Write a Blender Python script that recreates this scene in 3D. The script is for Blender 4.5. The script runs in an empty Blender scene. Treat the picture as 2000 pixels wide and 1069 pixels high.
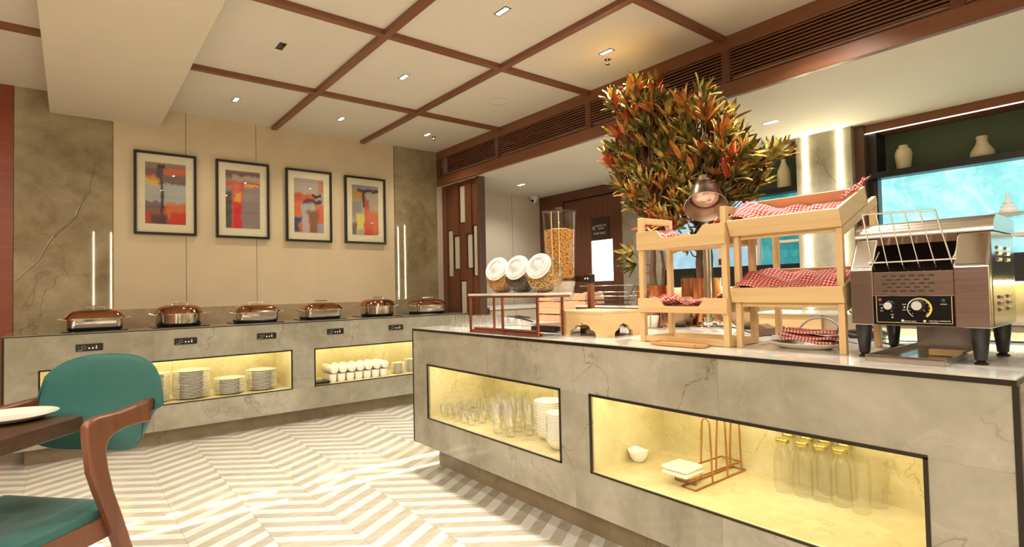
import bpy, bmesh, math, random
from mathutils import Vector, Matrix
R = math.radians
PI = math.pi
sc = bpy.context.scene
COL = sc.collection
rnd = random.Random(7)

# ------------------------------------------------------------------ camera
CAM = Vector((0, 0, 1.16))
yaw, pit, rol = R(38.547), R(1.6447), R(-1.2364)
fw = Vector((math.sin(yaw) * math.cos(pit), math.cos(yaw) * math.cos(pit), math.sin(pit)))
r0 = Vector((math.cos(yaw), -math.sin(yaw), 0))
u0 = r0.cross(fw)
rt = r0 * math.cos(rol) + u0 * math.sin(rol)
up = -r0 * math.sin(rol) + u0 * math.cos(rol)
cd = bpy.data.cameras.new('camera')
cd.sensor_width = 36
cd.lens = 1081.4 / 2000 * 36
cd.clip_start = 0.05
cam = bpy.data.objects.new('camera', cd)
m = Matrix((rt, up, -fw)).transposed().to_4x4()
m.translation = CAM
cam.matrix_world = m
COL.objects.link(cam)
sc.camera = cam

# ------------------------------------------------------------------ world, exposure, main lamps
w = bpy.data.worlds.new('world')
sc.world = w
w.use_nodes = True
bg = w.node_tree.nodes['Background']
bg.inputs[0].default_value = (1.0, 0.88, 0.70, 1)
bg.inputs[1].default_value = 0.50
sc.view_settings.view_transform = 'Standard'
sc.view_settings.look = 'None'
sc.view_settings.gamma = 1
sc.view_settings.use_curve_mapping = False
sc.view_settings.exposure = 0.88
sc.cycles.use_denoising = True
sc.cycles.max_bounces = 8
sc.cycles.diffuse_bounces = 4
sc.cycles.glossy_bounces = 4
sc.cycles.transparent_max_bounces = 24
sc.cycles.sample_clamp_indirect = 6
sc.cycles.caustics_reflective = False
sc.cycles.caustics_refractive = False


def lamp(kind, name, loc, power, color, size=0.1, size_y=None, rot=(0, 0, 0), spot=None, blend=0.5):
    d = bpy.data.lights.new(name, kind)
    d.energy = power
    d.color = color
    if kind == 'AREA':
        d.size = size
        if size_y:
            d.shape = 'RECTANGLE'
            d.size_y = size_y
    else:
        d.shadow_soft_size = size
    if kind == 'SPOT':
        d.spot_size = spot
        d.spot_blend = blend
    o = bpy.data.objects.new(name, d)
    o.location = loc
    o.rotation_euler = rot
    COL.objects.link(o)
    return o


WARM = (1.0, 0.86, 0.66)
NEUT = (1.0, 0.94, 0.84)
# (x, y, power) of the downlight set into each ceiling bay; the one at (1.10, 3.80) is switched off
CEIL_Z = 2.82
BAYS = [(1.09, 5.07, 9, WARM), (2.01, 5.08, 16, WARM), (2.95, 5.09, 16, WARM), (2.01, 3.81, 70, NEUT),
        (2.01, 2.56, 75, NEUT), (2.95, 2.58, 60, NEUT), (1.10, 2.56, 25, NEUT), (1.10, 1.30, 14, NEUT), (2.01, 1.30, 45, NEUT), (2.95, 1.30, 60, NEUT), (2.01, 0.05, 28, NEUT)]
for x, y, p, c in BAYS:
    lamp('SPOT', 'downlight_lamp', (x, y, CEIL_Z - 0.03), p, c, 0.04, spot=R(125), blend=0.8)
# lamps of the serving side under the low ceiling
for x, y, p in [(4.21, 5.07, 16), (4.23, 2.06, 30), (4.2, 3.5, 26), (4.22, 0.5, 26)]:
    lamp('SPOT', 'serving_lamp', (x, y, 2.37), p, NEUT, 0.04, spot=R(140), blend=0.8)
# added fill lights, unseen left of and behind the viewer, to lift the room
lamp('AREA', 'added_fill_panel', (-2.4, -2.0, 2.78), 120, (1, 0.92, 0.80), 2.2, 2.4)
lamp('AREA', 'added_fill_panel', (-2.4, 0.7, 2.78), 85, (1, 0.92, 0.80), 2.4, 2.4)
lamp('AREA', 'added_fill_panel', (-2.2, 3.2, 2.78), 30, (1, 0.86, 0.68), 2.0, 1.6)

# ------------------------------------------------------------------ materials
MATS = {}


def new_mat(name):
    mt = bpy.data.materials.new(name)
    mt.use_nodes = True
    MATS[name] = mt
    return mt, mt.node_tree, mt.node_tree.nodes['Principled BSDF']


def P(name, col, rough=0.5, metal=0.0, spec=None, emit=None, estr=0.0, coat=0.0, alpha=None):
    mt, nt, b = new_mat(name)
    b.inputs['Base Color'].default_value = (*col, 1)
    b.inputs['Roughness'].default_value = rough
    b.inputs['Metallic'].default_value = metal
    if spec is not None:
        b.inputs['Specular IOR Level'].default_value = spec
    if coat:
        b.inputs['Coat Weight'].default_value = coat
        b.inputs['Coat Roughness'].default_value = 0.08
    if emit:
        b.inputs['Emission Color'].default_value = (*emit, 1)
        b.inputs['Emission Strength'].default_value = estr
    return mt


def nd(nt, typ, **kw):
    n = nt.nodes.new(typ)
    for k, v in kw.items():
        if k.startswith('i_'):
            n.inputs[k[2:].replace('_', ' ')].default_value = v
        else:
            setattr(n, k, v)
    return n


def ramp(nt, fac, stops, interp='LINEAR'):
    r = nt.nodes.new('ShaderNodeValToRGB')
    r.color_ramp.interpolation = interp
    e = r.color_ramp.elements
    while len(e) < len(stops):
        e.new(0.5)
    for k, (p, c) in enumerate(stops):
        e[k].position = p
        e[k].color = (*c, 1) if len(c) == 3 else c
    nt.links.new(fac, r.inputs[0])
    return r.outputs[0]


def mixc(nt, fac, a, b, blend='MIX'):
    n = nt.nodes.new('ShaderNodeMix')
    n.data_type = 'RGBA'
    n.blend_type = blend
    for s, v in ((0, fac), (6, a), (7, b)):
        if hasattr(v, 'links'):
            nt.links.new(v, n.inputs[s])
        elif s == 0:
            n.inputs[s].default_value = v
        else:
            n.inputs[s].default_value = (*v, 1)
    return n.outputs[2]


def math_n(nt, op, a, b=None, c=None):
    n = nt.nodes.new('ShaderNodeMath')
    n.operation = op
    for k, v in enumerate((a, b, c)):
        if v is None:
            continue
        if hasattr(v, 'links'):
            nt.links.new(v, n.inputs[k])
        else:
            n.inputs[k].default_value = v
    return n.outputs[0]


def coords(nt, scale=1.0, offset=True, sc3=None):
    tc = nt.nodes.new('ShaderNodeTexCoord')
    mp = nt.nodes.new('ShaderNodeMapping')
    mp.inputs['Scale'].default_value = sc3 or (scale,) * 3
    nt.links.new(tc.outputs['Object'], mp.inputs['Vector'])
    if offset:
        oi = nt.nodes.new('ShaderNodeObjectInfo')
        vm = nt.nodes.new('ShaderNodeVectorMath')
        vm.operation = 'SCALE'
        vm.inputs[0].default_value = (7.3, 3.1, 5.7)
        nt.links.new(oi.outputs['Random'], vm.inputs['Scale'])
        nt.links.new(vm.outputs[0], mp.inputs['Location'])
    return mp.outputs[0]


def noise(nt, vec, scale, detail=4, dist=0.0, rough=0.5):
    n = nt.nodes.new('ShaderNodeTexNoise')
    n.inputs['Scale'].default_value = scale
    n.inputs['Detail'].default_value = detail
    n.inputs['Distortion'].default_value = dist
    n.inputs['Roughness'].default_value = rough
    nt.links.new(vec, n.inputs['Vector'])
    return n


def bump(nt, b, h, strength=0.2, dist=0.01):
    bp = nt.nodes.new('ShaderNodeBump')
    bp.inputs['Strength'].default_value = strength
    bp.inputs['Distance'].default_value = dist
    nt.links.new(h, bp.inputs['Height'])
    nt.links.new(bp.outputs[0], b.inputs['Normal'])


def veins(nt, vec, scale, width, dist=1.5):
    """thin lines where a distorted noise crosses its middle value"""
    n = noise(nt, vec, scale, 5, dist, 0.55)
    d = math_n(nt, 'ABSOLUTE', math_n(nt, 'SUBTRACT', n.outputs[0], 0.5))
    return math_n(nt, 'SUBTRACT', 1.0, math_n(nt, 'MINIMUM', math_n(nt, 'DIVIDE', d, width), 1.0))


def cracks(nt, vec, scale, width, warp=0.25):
    n = noise(nt, vec, 3.6, 6, 0.4, 0.62)
    ad = nt.nodes.new('ShaderNodeMix')
    ad.data_type = 'VECTOR'
    ad.inputs[0].default_value = warp
    nt.links.new(vec, ad.inputs[4])
    nt.links.new(n.outputs['Color'], ad.inputs[5])
    v = nt.nodes.new('ShaderNodeTexVoronoi')
    v.feature = 'DISTANCE_TO_EDGE'
    v.inputs['Scale'].default_value = scale
    nt.links.new(ad.outputs[1], v.inputs['Vector'])
    return math_n(nt, 'SUBTRACT', 1.0, math_n(nt, 'MINIMUM', math_n(nt, 'DIVIDE', v.outputs['Distance'], width), 1.0))


def marble(name, base, dark, light, vein=(0.15, 0.10, 0.05), vs=1.0, rough=0.08, crack=0.85, white=0.08, spec=0.5):
    mt, nt, b = new_mat(name)
    vec = coords(nt)
    big = noise(nt, vec, 1.6 * vs, 5, 0.6, 0.6)
    c = ramp(nt, big.outputs[0], [(0.35, dark), (0.5, base), (0.66, light)])
    fine = noise(nt, vec, 9 * vs, 5, 0.3, 0.6)
    c = mixc(nt, 0.25, c, ramp(nt, fine.outputs[0], [(0.35, dark), (0.65, light)]), 'MIX')
    msk = noise(nt, vec, 0.9 * vs, 2)
    mk = ramp(nt, msk.outputs[0], [(0.42, (0, 0, 0)), (0.6, (1, 1, 1))])
    v1 = math_n(nt, 'MULTIPLY', cracks(nt, vec, 1.5 * vs, 0.0065, 0.30), mk)
    c = mixc(nt, math_n(nt, 'MULTIPLY', v1, crack), c, vein)
    v2 = math_n(nt, 'MULTIPLY', math_n(nt, 'MULTIPLY', veins(nt, vec, 1.3 * vs, 0.006, 0.9), 0.6 * crack), ramp(nt, noise(nt, vec, 1.7 * vs, 2).outputs[0], [(0.45, (0, 0, 0)), (0.62, (1, 1, 1))]))
    c = mixc(nt, v2, c, vein)
    v3 = math_n(nt, 'MULTIPLY', veins(nt, vec, 2.3 * vs, 0.010, 0.7), white)
    c = mixc(nt, v3, c, tuple(min(1, k * 1.5 + 0.12) for k in light))
    nt.links.new(c, b.inputs['Base Color'])
    b.inputs['Roughness'].default_value = rough
    b.inputs['Specular IOR Level'].default_value = spec
    return mt


marble('stone_grey', (0.315, 0.282, 0.212), (0.23, 0.20, 0.14), (0.41, 0.375, 0.295), vs=1.0)
marble('stone_wall', (0.31, 0.245, 0.145), (0.19, 0.14, 0.07), (0.42, 0.345, 0.22), vs=0.9, rough=0.022, crack=0.8)
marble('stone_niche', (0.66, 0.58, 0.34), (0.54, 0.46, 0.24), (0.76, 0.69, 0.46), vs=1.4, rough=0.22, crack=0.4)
marble('stone_plinth', (0.25, 0.185, 0.11), (0.19, 0.14, 0.08), (0.31, 0.24, 0.15), vs=1.2, rough=0.15)
marble('stone_upstand', (0.40, 0.29, 0.18), (0.33, 0.235, 0.14), (0.47, 0.36, 0.24), vs=1.0, rough=0.12)
marble('stone_top', (0.62, 0.57, 0.49), (0.45, 0.39, 0.31), (0.78, 0.74, 0.68), vein=(0.3, 0.24, 0.17), vs=1.6, rough=0.07, crack=0.5)


def wood(name, c1, c2, rough=0.4, scale=(1, 1, 14), axis=2, spec=0.5, fine=22):
    """grain that runs along one object axis"""
    mt, nt, b = new_mat(name)
    s = [14.0, 14.0, 14.0]
    s[axis] = 0.9
    vec = coords(nt, sc3=tuple(s))
    n = noise(nt, vec, 1.2, 6, 0.8, 0.6)
    c = ramp(nt, n.outputs[0], [(0.3, c1), (0.68, c2)])
    n2 = noise(nt, vec, 6, 3, 0.2)
    c = mixc(nt, 0.2, c, ramp(nt, n2.outputs[0], [(0.35, c1), (0.65, c2)]))
    nt.links.new(c, b.inputs['Base Color'])
    b.inputs['Roughness'].default_value = rough
    b.inputs['Specular IOR Level'].default_value = spec
    bump(nt, b, n2.outputs[0], 0.06, 0.002)
    return mt


wood('walnut_y', (0.17, 0.062, 0.027), (0.25, 0.098, 0.045), 0.38, axis=1)
wood('walnut_x', (0.17, 0.062, 0.027), (0.25, 0.098, 0.045), 0.38, axis=0)
wood('walnut_z', (0.105, 0.036, 0.017), (0.17, 0.062, 0.030), 0.36, axis=2)
wood('walnut_dark', (0.075, 0.030, 0.016), (0.12, 0.05, 0.027), 0.4, axis=2)
wood('red_wood', (0.19, 0.035, 0.012), (0.27, 0.06, 0.022), 0.3, axis=0)
wood('chair_wood', (0.115, 0.038, 0.016), (0.19, 0.066, 0.030), 0.33, axis=2)
wood('table_wood', (0.055, 0.026, 0.015), (0.095, 0.048, 0.028), 0.35, axis=0)
wood('pine_z', (0.58, 0.375, 0.165), (0.72, 0.505, 0.25), 0.5, axis=2)
wood('pine_y', (0.58, 0.375, 0.165), (0.72, 0.505, 0.25), 0.5, axis=1)
wood('pine_x', (0.58, 0.375, 0.165), (0.72, 0.505, 0.25), 0.5, axis=0)
wood('pine_inside_shade', (0.48, 0.24, 0.10), (0.58, 0.32, 0.15), 0.5, axis=1)  # deeper pine tone that paints the tray's inner shade onto the back boards
wood('pine_pink', (0.55, 0.31, 0.17), (0.66, 0.40, 0.23), 0.5, axis=1)
wood('tray_wood', (0.42, 0.22, 0.07), (0.58, 0.34, 0.13), 0.35, axis=1)
wood('bark', (0.10, 0.045, 0.022), (0.20, 0.10, 0.05), 0.8, axis=2)


def plaster(name, col, var=0.06, rough=0.8, bscale=60, bstr=0.05):
    mt, nt, b = new_mat(name)
    vec = coords(nt, offset=False)
    n = noise(nt, vec, 3, 4)
    c = ramp(nt, n.outputs[0], [(0.3, tuple(k * (1 - var) for k in col)), (0.7, tuple(min(1, k * (1 + var)) for k in col))])
    nt.links.new(c, b.inputs['Base Color'])
    b.inputs['Roughness'].default_value = rough
    n2 = noise(nt, vec, bscale, 3)
    bump(nt, b, n2.outputs[0], bstr, 0.003)
    return mt


plaster('ceiling_paint', (0.70, 0.64, 0.53), 0.015)
plaster('soffit_paint', (0.68, 0.60, 0.45), 0.015)
plaster('wall_cream', (0.62, 0.50, 0.325), 0.05, 0.55, 140, 0.12)
plaster('panel_grey', (0.62, 0.54, 0.42), 0.03, 0.45)
plaster('green_wall', (0.080, 0.105, 0.055), 0.06)
plaster('vase_ceramic', (0.66, 0.58, 0.38), 0.05, 0.5, 30, 0.1)

P('black', (0.012, 0.011, 0.010), 0.35)
P('black_metal', (0.035, 0.028, 0.018), 0.3, 0.6)
P('black_gloss', (0.010, 0.010, 0.010), 0.08)
P('leg_black', (0.02, 0.02, 0.018), 0.3)
P('louver_dark', (0.012, 0.008, 0.006), 0.8)
P('ceramic', (0.86, 0.82, 0.71), 0.12, coat=0.3)
P('mug_ceramic', (0.85, 0.80, 0.66), 0.18)
P('white_plastic', (0.8, 0.78, 0.74), 0.35)
P('chrome', (0.78, 0.76, 0.72), 0.10, 1.0)
P('copper', (0.72, 0.33, 0.17), 0.18, 1.0)
P('copper_wire', (0.55, 0.27, 0.10), 0.3, 1.0)
P('copper_dark', (0.42, 0.16, 0.09), 0.28, 0.9)
P('lid_copper', (0.44, 0.20, 0.11), 0.08, 1.0)
P('brass_bowl', (0.42, 0.28, 0.16), 0.25, 1.0)
P('gold', (0.60, 0.50, 0.17), 0.25, 0.9)
P('gold_line', (0.72, 0.58, 0.25), 0.4, 0.3)
P('mat_board', (0.80, 0.72, 0.50), 0.8)
P('cable_black', (0.02, 0.02, 0.02), 0.45)
P('cable_grey', (0.28, 0.27, 0.25), 0.4)
P('cable_green', (0.05, 0.25, 0.08), 0.4)
P('moss', (0.08, 0.10, 0.03), 0.9)
P('print_white', (0.75, 0.72, 0.66), 0.6)
P('print_grey', (0.35, 0.33, 0.30), 0.6)
P('yellow_print', (0.80, 0.55, 0.08), 0.5)
P('green_button', (0.015, 0.05, 0.04), 0.3)
P('red_light', (0.8, 0.1, 0.05), 0.3, emit=(1, 0.15, 0.08), estr=3)
P('glow_dot', (0.7, 0.7, 0.7), 0.5, emit=(1, 1, 1), estr=0.5)  # glow is put into the material; the clamp screws are no lamp
P('sign_plate', (0.045, 0.026, 0.018), 0.35)
P('led_white', (1, 1, 1), 0.5, emit=(1.0, 0.90, 0.62), estr=30)
P('led_niche', (1, 1, 1), 0.5, emit=(1.0, 0.89, 0.56), estr=13)
P('led_niche_b', (1, 1, 1), 0.5, emit=(1.0, 0.89, 0.56), estr=15)
P('led_shelf', (1, 1, 1), 0.5, emit=(1.0, 0.93, 0.66), estr=3)
P('led_back', (1, 1, 1), 0.5, emit=(1.0, 0.86, 0.46), estr=9)
P('downlight_glow', (1, 1, 1), 0.5, emit=(1.0, 0.95, 0.86), estr=12)
P('door_glass', (1, 1, 1), 0.5, emit=(0.95, 0.97, 1.0), estr=2.2)
P('plastic_tray_dark', (0.02, 0.018, 0.014), 0.4)
P('moss_green', (0.07, 0.10, 0.03), 0.9)
P('paper_brown', (0.16, 0.08, 0.05), 0.8)
P('shade_inner', (0.50, 0.36, 0.27), 0.34, 0.85)
P('jar_rim', (0.88, 0.88, 0.86), 0.08, coat=0.6)
P('lamp_inside', (0.66, 0.44, 0.34), 0.2, 0.8, emit=(1.0, 0.5, 0.35), estr=0.06)
P('dial_silver', (0.72, 0.70, 0.66), 0.35, 0.5)


def brushed(name, col, rough, axis=1, s=(3, 90, 90)):
    mt, nt, b = new_mat(name)
    vec = coords(nt, sc3=s)
    n = noise(nt, vec, 2.0, 4)
    c = ramp(nt, n.outputs[0], [(0.3, tuple(k * 0.96 for k in col)), (0.7, col)])
    nt.links.new(c, b.inputs['Base Color'])
    b.inputs['Metallic'].default_value = 1
    r = ramp(nt, n.outputs[0], [(0.3, (rough * 0.92,) * 3), (0.7, (rough * 1.1,) * 3)])
    nt.links.new(r, b.inputs['Roughness'])
    return mt


brushed('steel', (0.62, 0.56, 0.48), 0.20, s=(90, 3, 90))
brushed('steel_side', (0.66, 0.62, 0.56), 0.10, s=(60, 60, 3))
brushed('steel_tray', (0.45, 0.42, 0.38), 0.22, s=(3, 90, 90))
brushed('lamp_steel', (0.66, 0.57, 0.46), 0.20, s=(60, 60, 4))


def thin_glass(name, tint=(1, 1, 1), refl=0.6, rough=0.02):
    mt = bpy.data.materials.new(name)
    mt.use_nodes = True
    MATS[name] = mt
    nt = mt.node_tree
    nt.nodes.remove(nt.nodes['Principled BSDF'])
    out = nt.nodes['Material Output']
    tr = nd(nt, 'ShaderNodeBsdfTransparent')
    tr.inputs[0].default_value = (*tint, 1)
    gl = nd(nt, 'ShaderNodeBsdfGlossy')
    gl.inputs['Roughness'].default_value = rough
    lw = nd(nt, 'ShaderNodeLayerWeight')
    lw.inputs['Blend'].default_value = 0.25
    f = math_n(nt, 'MULTIPLY', lw.outputs['Facing'], refl)
    f = math_n(nt, 'ADD', f, 0.03)
    mx = nd(nt, 'ShaderNodeMixShader')
    nt.links.new(f, mx.inputs[0])
    nt.links.new(tr.outputs[0], mx.inputs[1])
    nt.links.new(gl.outputs[0], mx.inputs[2])
    nt.links.new(mx.outputs[0], out.inputs[0])
    return mt


thin_glass('glass', (0.998, 0.998, 0.995), 0.55, 0.06)
thin_glass('glass_bottle', (0.997, 0.998, 0.99), 0.20, 0.05)
thin_glass('acrylic_arm', (0.72, 0.66, 0.55), 0.6, 0.05)
thin_glass('picture_glass', (1, 1, 1), 0.22, 0.01)
thin_glass('acrylic', (0.99, 0.99, 0.97), 0.40, 0.04)


def milky(name, mixf):
    mt, nt, b = new_mat(name)
    b.inputs['Base Color'].default_value = (0.88, 0.86, 0.78, 1)
    b.inputs['Roughness'].default_value = 0.15
    tr = nd(nt, 'ShaderNodeBsdfTransparent')
    mx = nd(nt, 'ShaderNodeMixShader')
    mx.inputs[0].default_value = mixf
    nt.links.new(tr.outputs[0], mx.inputs[1])
    nt.links.new(b.outputs[0], mx.inputs[2])
    nt.links.new(mx.outputs[0], nt.nodes['Material Output'].inputs[0])


milky('milky_plastic', 0.45)
milky('jar_lid_glare', 0.38)  # whitened glass: the lamp's glare on the lids is put into the colour


def fabric(name, col, rough=0.85):
    mt, nt, b = new_mat(name)
    vec = coords(nt, offset=False)
    n = noise(nt, vec, 240, 2)
    c = ramp(nt, n.outputs[0], [(0.3, tuple(k * 0.85 for k in col)), (0.7, tuple(k * 1.15 for k in col))])
    nt.links.new(c, b.inputs['Base Color'])
    b.inputs['Roughness'].default_value = rough
    b.inputs['Sheen Weight'].default_value = 0.25
    bump(nt, b, n.outputs[0], 0.15, 0.001)
    return mt


fabric('teal_fabric', (0.010, 0.098, 0.082), 0.7)


def gingham():
    mt, nt, b = new_mat('gingham')
    uv = nd(nt, 'ShaderNodeUVMap')
    sp = nd(nt, 'ShaderNodeSeparateXYZ')
    nt.links.new(uv.outputs[0], sp.inputs[0])
    a = math_n(nt, 'GREATER_THAN', math_n(nt, 'FRACT', sp.outputs[0]), 0.5)
    c = math_n(nt, 'GREATER_THAN', math_n(nt, 'FRACT', sp.outputs[1]), 0.5)
    s = math_n(nt, 'MULTIPLY', math_n(nt, 'ADD', a, c), 0.5)
    col = ramp(nt, s, [(0.0, (0.70, 0.50, 0.42)), (0.34, (0.52, 0.085, 0.08)), (0.67, (0.28, 0.010, 0.014))], 'CONSTANT')
    nt.links.new(col, b.inputs['Base Color'])
    b.inputs['Roughness'].default_value = 0.85
    return mt


gingham()


def cereal(name, c1, c2, scale):
    mt, nt, b = new_mat(name)
    vec = coords(nt)
    v = nd(nt, 'ShaderNodeTexVoronoi')
    v.inputs['Scale'].default_value = scale
    nt.links.new(vec, v.inputs['Vector'])
    c = ramp(nt, v.outputs['Distance'], [(0.0, c2), (0.45, c1), (0.8, tuple(k * 0.35 for k in c1))])
    nt.links.new(c, b.inputs['Base Color'])
    b.inputs['Roughness'].default_value = 0.7
    inv = math_n(nt, 'SUBTRACT', 1.0, v.outputs['Distance'])
    bump(nt, b, inv, 1.0, 0.01)
    return mt


cereal('cornflakes', (0.62, 0.26, 0.045), (0.85, 0.42, 0.09), 105)
cereal('granola', (0.50, 0.26, 0.05), (0.85, 0.55, 0.18), 90)
cereal('chocolate_cereal', (0.11, 0.055, 0.035), (0.22, 0.12, 0.08), 110)


def leafmat(name, c1, c2):
    mt, nt, b = new_mat(name)
    vec = coords(nt, offset=False)
    n = noise(nt, vec, 26, 3)
    c = ramp(nt, n.outputs[0], [(0.38, c1), (0.62, c2)])
    nt.links.new(c, b.inputs['Base Color'])
    b.inputs['Roughness'].default_value = 0.62
    b.inputs['Specular IOR Level'].default_value = 0.3
    return mt


leafmat('leaf_green', (0.06, 0.065, 0.012), (0.20, 0.17, 0.03))
leafmat('leaf_olive', (0.20, 0.16, 0.03), (0.60, 0.42, 0.08))
leafmat('leaf_orange', (0.36, 0.12, 0.02), (0.66, 0.27, 0.05))
leafmat('leaf_red', (0.50, 0.05, 0.02), (0.62, 0.13, 0.03))
leafmat('leaf_bronze', (0.10, 0.04, 0.015), (0.24, 0.10, 0.03))

# floor stones
for nm, c1, c2 in (('plank_light', (0.66, 0.63, 0.57), (0.76, 0.74, 0.69)), ('plank_dark', (0.42, 0.37, 0.29), (0.53, 0.48, 0.39))):
    mt, nt, b = new_mat(nm)
    vec = coords(nt, sc3=(2, 10, 2))
    n = noise(nt, vec, 2.5, 5, 0.5)
    c = ramp(nt, n.outputs[0], [(0.3, c1), (0.7, c2)])
    nt.links.new(c, b.inputs['Base Color'])
    b.inputs['Roughness'].default_value = 0.04
    b.inputs['Specular IOR Level'].default_value = 0.6
P('grout', (0.33, 0.28, 0.2), 0.5)


def teal_panel(name, c_lo, c_hi, c_w, estr):
    """backlit art glass with pale swirls"""
    mt, nt, b = new_mat(name)
    vec = coords(nt, offset=False)
    n = noise(nt, vec, 1.3, 4, 2.2, 0.55)
    c = ramp(nt, n.outputs[0], [(0.32, c_lo), (0.52, c_hi), (0.66, c_w)])
    w2 = noise(nt, vec, 5.0, 5, 3.5, 0.6)
    d = ramp(nt, w2.outputs[0], [(0.5, (0, 0, 0)), (0.64, (1, 1, 1))])
    c = mixc(nt, math_n(nt, 'MULTIPLY', d, 0.45), c, c_w)
    b.inputs['Base Color'].default_value = (0.02, 0.05, 0.05, 1)
    b.inputs['Roughness'].default_value = 0.2
    nt.links.new(c, b.inputs['Emission Color'])
    b.inputs['Emission Strength'].default_value = estr
    return mt


teal_panel('teal_bright', (0.16, 0.58, 0.58), (0.34, 0.74, 0.74), (0.62, 0.88, 0.88), 0.74)
teal_panel('teal_deep', (0.012, 0.20, 0.19), (0.03, 0.33, 0.32), (0.12, 0.50, 0.48), 0.50)
teal_panel('blue_bright', (0.28, 0.56, 0.68), (0.40, 0.66, 0.78), (0.62, 0.80, 0.88), 0.52)


def painting(name, base, blocks, seed):
    """abstract print: soft blocks of colour mixed over a base; coordinates run 0..1 over the sheet"""
    mt, nt, b = new_mat(name)
    tc = nd(nt, 'ShaderNodeTexCoord')
    mp = nd(nt, 'ShaderNodeMapping')
    mp.inputs['Location'].default_value = (seed, seed * 0.7, seed * 1.3)
    nt.links.new(tc.outputs['Generated'], mp.inputs[0])
    wn = noise(nt, mp.outputs[0], 5, 5, 0.6, 0.6)
    vm = nd(nt, 'ShaderNodeVectorMath', operation='MULTIPLY_ADD')
    nt.links.new(wn.outputs['Color'], vm.inputs[0])
    vm.inputs[1].default_value = (0.22, 0, 0.16)
    nt.links.new(tc.outputs['Generated'], vm.inputs[2])
    off = nd(nt, 'ShaderNodeVectorMath', operation='SUBTRACT')
    nt.links.new(vm.outputs[0], off.inputs[0])
    off.inputs[1].default_value = (0.11, 0, 0.08)
    sp = nd(nt, 'ShaderNodeSeparateXYZ')
    nt.links.new(off.outputs[0], sp.inputs[0])
    X, Z = sp.outputs[0], sp.outputs[2]
    col = base
    for (cx, cz, hw, hh, soft, c) in blocks:
        dx = math_n(nt, 'DIVIDE', math_n(nt, 'SUBTRACT', math_n(nt, 'ABSOLUTE', math_n(nt, 'SUBTRACT', X, cx)), hw), soft)
        dz = math_n(nt, 'DIVIDE', math_n(nt, 'SUBTRACT', math_n(nt, 'ABSOLUTE', math_n(nt, 'SUBTRACT', Z, cz)), hh), soft)
        d = math_n(nt, 'MAXIMUM', dx, dz)
        mk = nd(nt, 'ShaderNodeClamp')
        nt.links.new(math_n(nt, 'SUBTRACT', 1.0, d), mk.inputs[0])
        col = mixc(nt, mk.outputs[0], col, c)
    nt.links.new(col, b.inputs['Base Color'])
    b.inputs['Roughness'].default_value = 0.7
    return mt


RED, ORG, GRY, DRK = (0.50, 0.035, 0.02), (0.66, 0.16, 0.04), (0.40, 0.40, 0.36), (0.09, 0.05, 0.045)
painting('paint_a', (0.42, 0.44, 0.40), [
    (0.5, 0.93, 0.6, 0.10, 0.06, (0.33, 0.22, 0.18)), (0.2, 0.78, 0.3, 0.10, 0.05, (0.20, 0.10, 0.09)), (0.78, 0.85, 0.35, 0.05, 0.03, (0.62, 0.12, 0.05)),
    (0.15, 0.73, 0.2, 0.03, 0.03, (0.66, 0.20, 0.06)), (0.12, 0.67, 0.18, 0.03, 0.04, (0.70, 0.50, 0.16)), (0.8, 0.74, 0.35, 0.05, 0.04, (0.17, 0.11, 0.10)),
    (0.5, 0.12, 0.6, 0.14, 0.10, (0.45, 0.06, 0.035)), (0.78, 0.22, 0.25, 0.09, 0.08, (0.64, 0.16, 0.06)), (0.15, 0.28, 0.2, 0.06, 0.05, (0.18, 0.13, 0.12)),
    (0.85, 0.08, 0.18, 0.08, 0.06, (0.60, 0.03, 0.02)), (0.33, 0.08, 0.17, 0.05, 0.05, (0.10, 0.05, 0.05)), (0.40, 0.55, 0.02, 0.40, 0.035, (0.05, 0.035, 0.04)), (0.36, 0.85, 0.05, 0.09, 0.04, (0.06, 0.04, 0.04))], 1.2)
painting('paint_b', (0.30, 0.25, 0.22), [
    (0.5, 0.94, 0.6, 0.05, 0.05, (0.20, 0.11, 0.10)), (0.6, 0.86, 0.4, 0.03, 0.04, (0.42, 0.33, 0.28)), (0.08, 0.3, 0.08, 0.30, 0.05, (0.08, 0.08, 0.08)),
    (0.5, 0.77, 0.5, 0.03, 0.03, (0.58, 0.09, 0.04)), (0.75, 0.75, 0.2, 0.015, 0.02, (0.78, 0.40, 0.06)), (0.33, 0.35, 0.12, 0.40, 0.07, (0.60, 0.10, 0.05)),
    (0.33, 0.20, 0.09, 0.25, 0.05, (0.66, 0.02, 0.03)), (0.34, 0.55, 0.06, 0.06, 0.05, (0.80, 0.36, 0.06)), (0.30, 0.70, 0.08, 0.06, 0.04, (0.70, 0.16, 0.07)), (0.72, 0.25, 0.2, 0.15, 0.12, (0.26, 0.20, 0.19))], 2.6)
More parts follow.
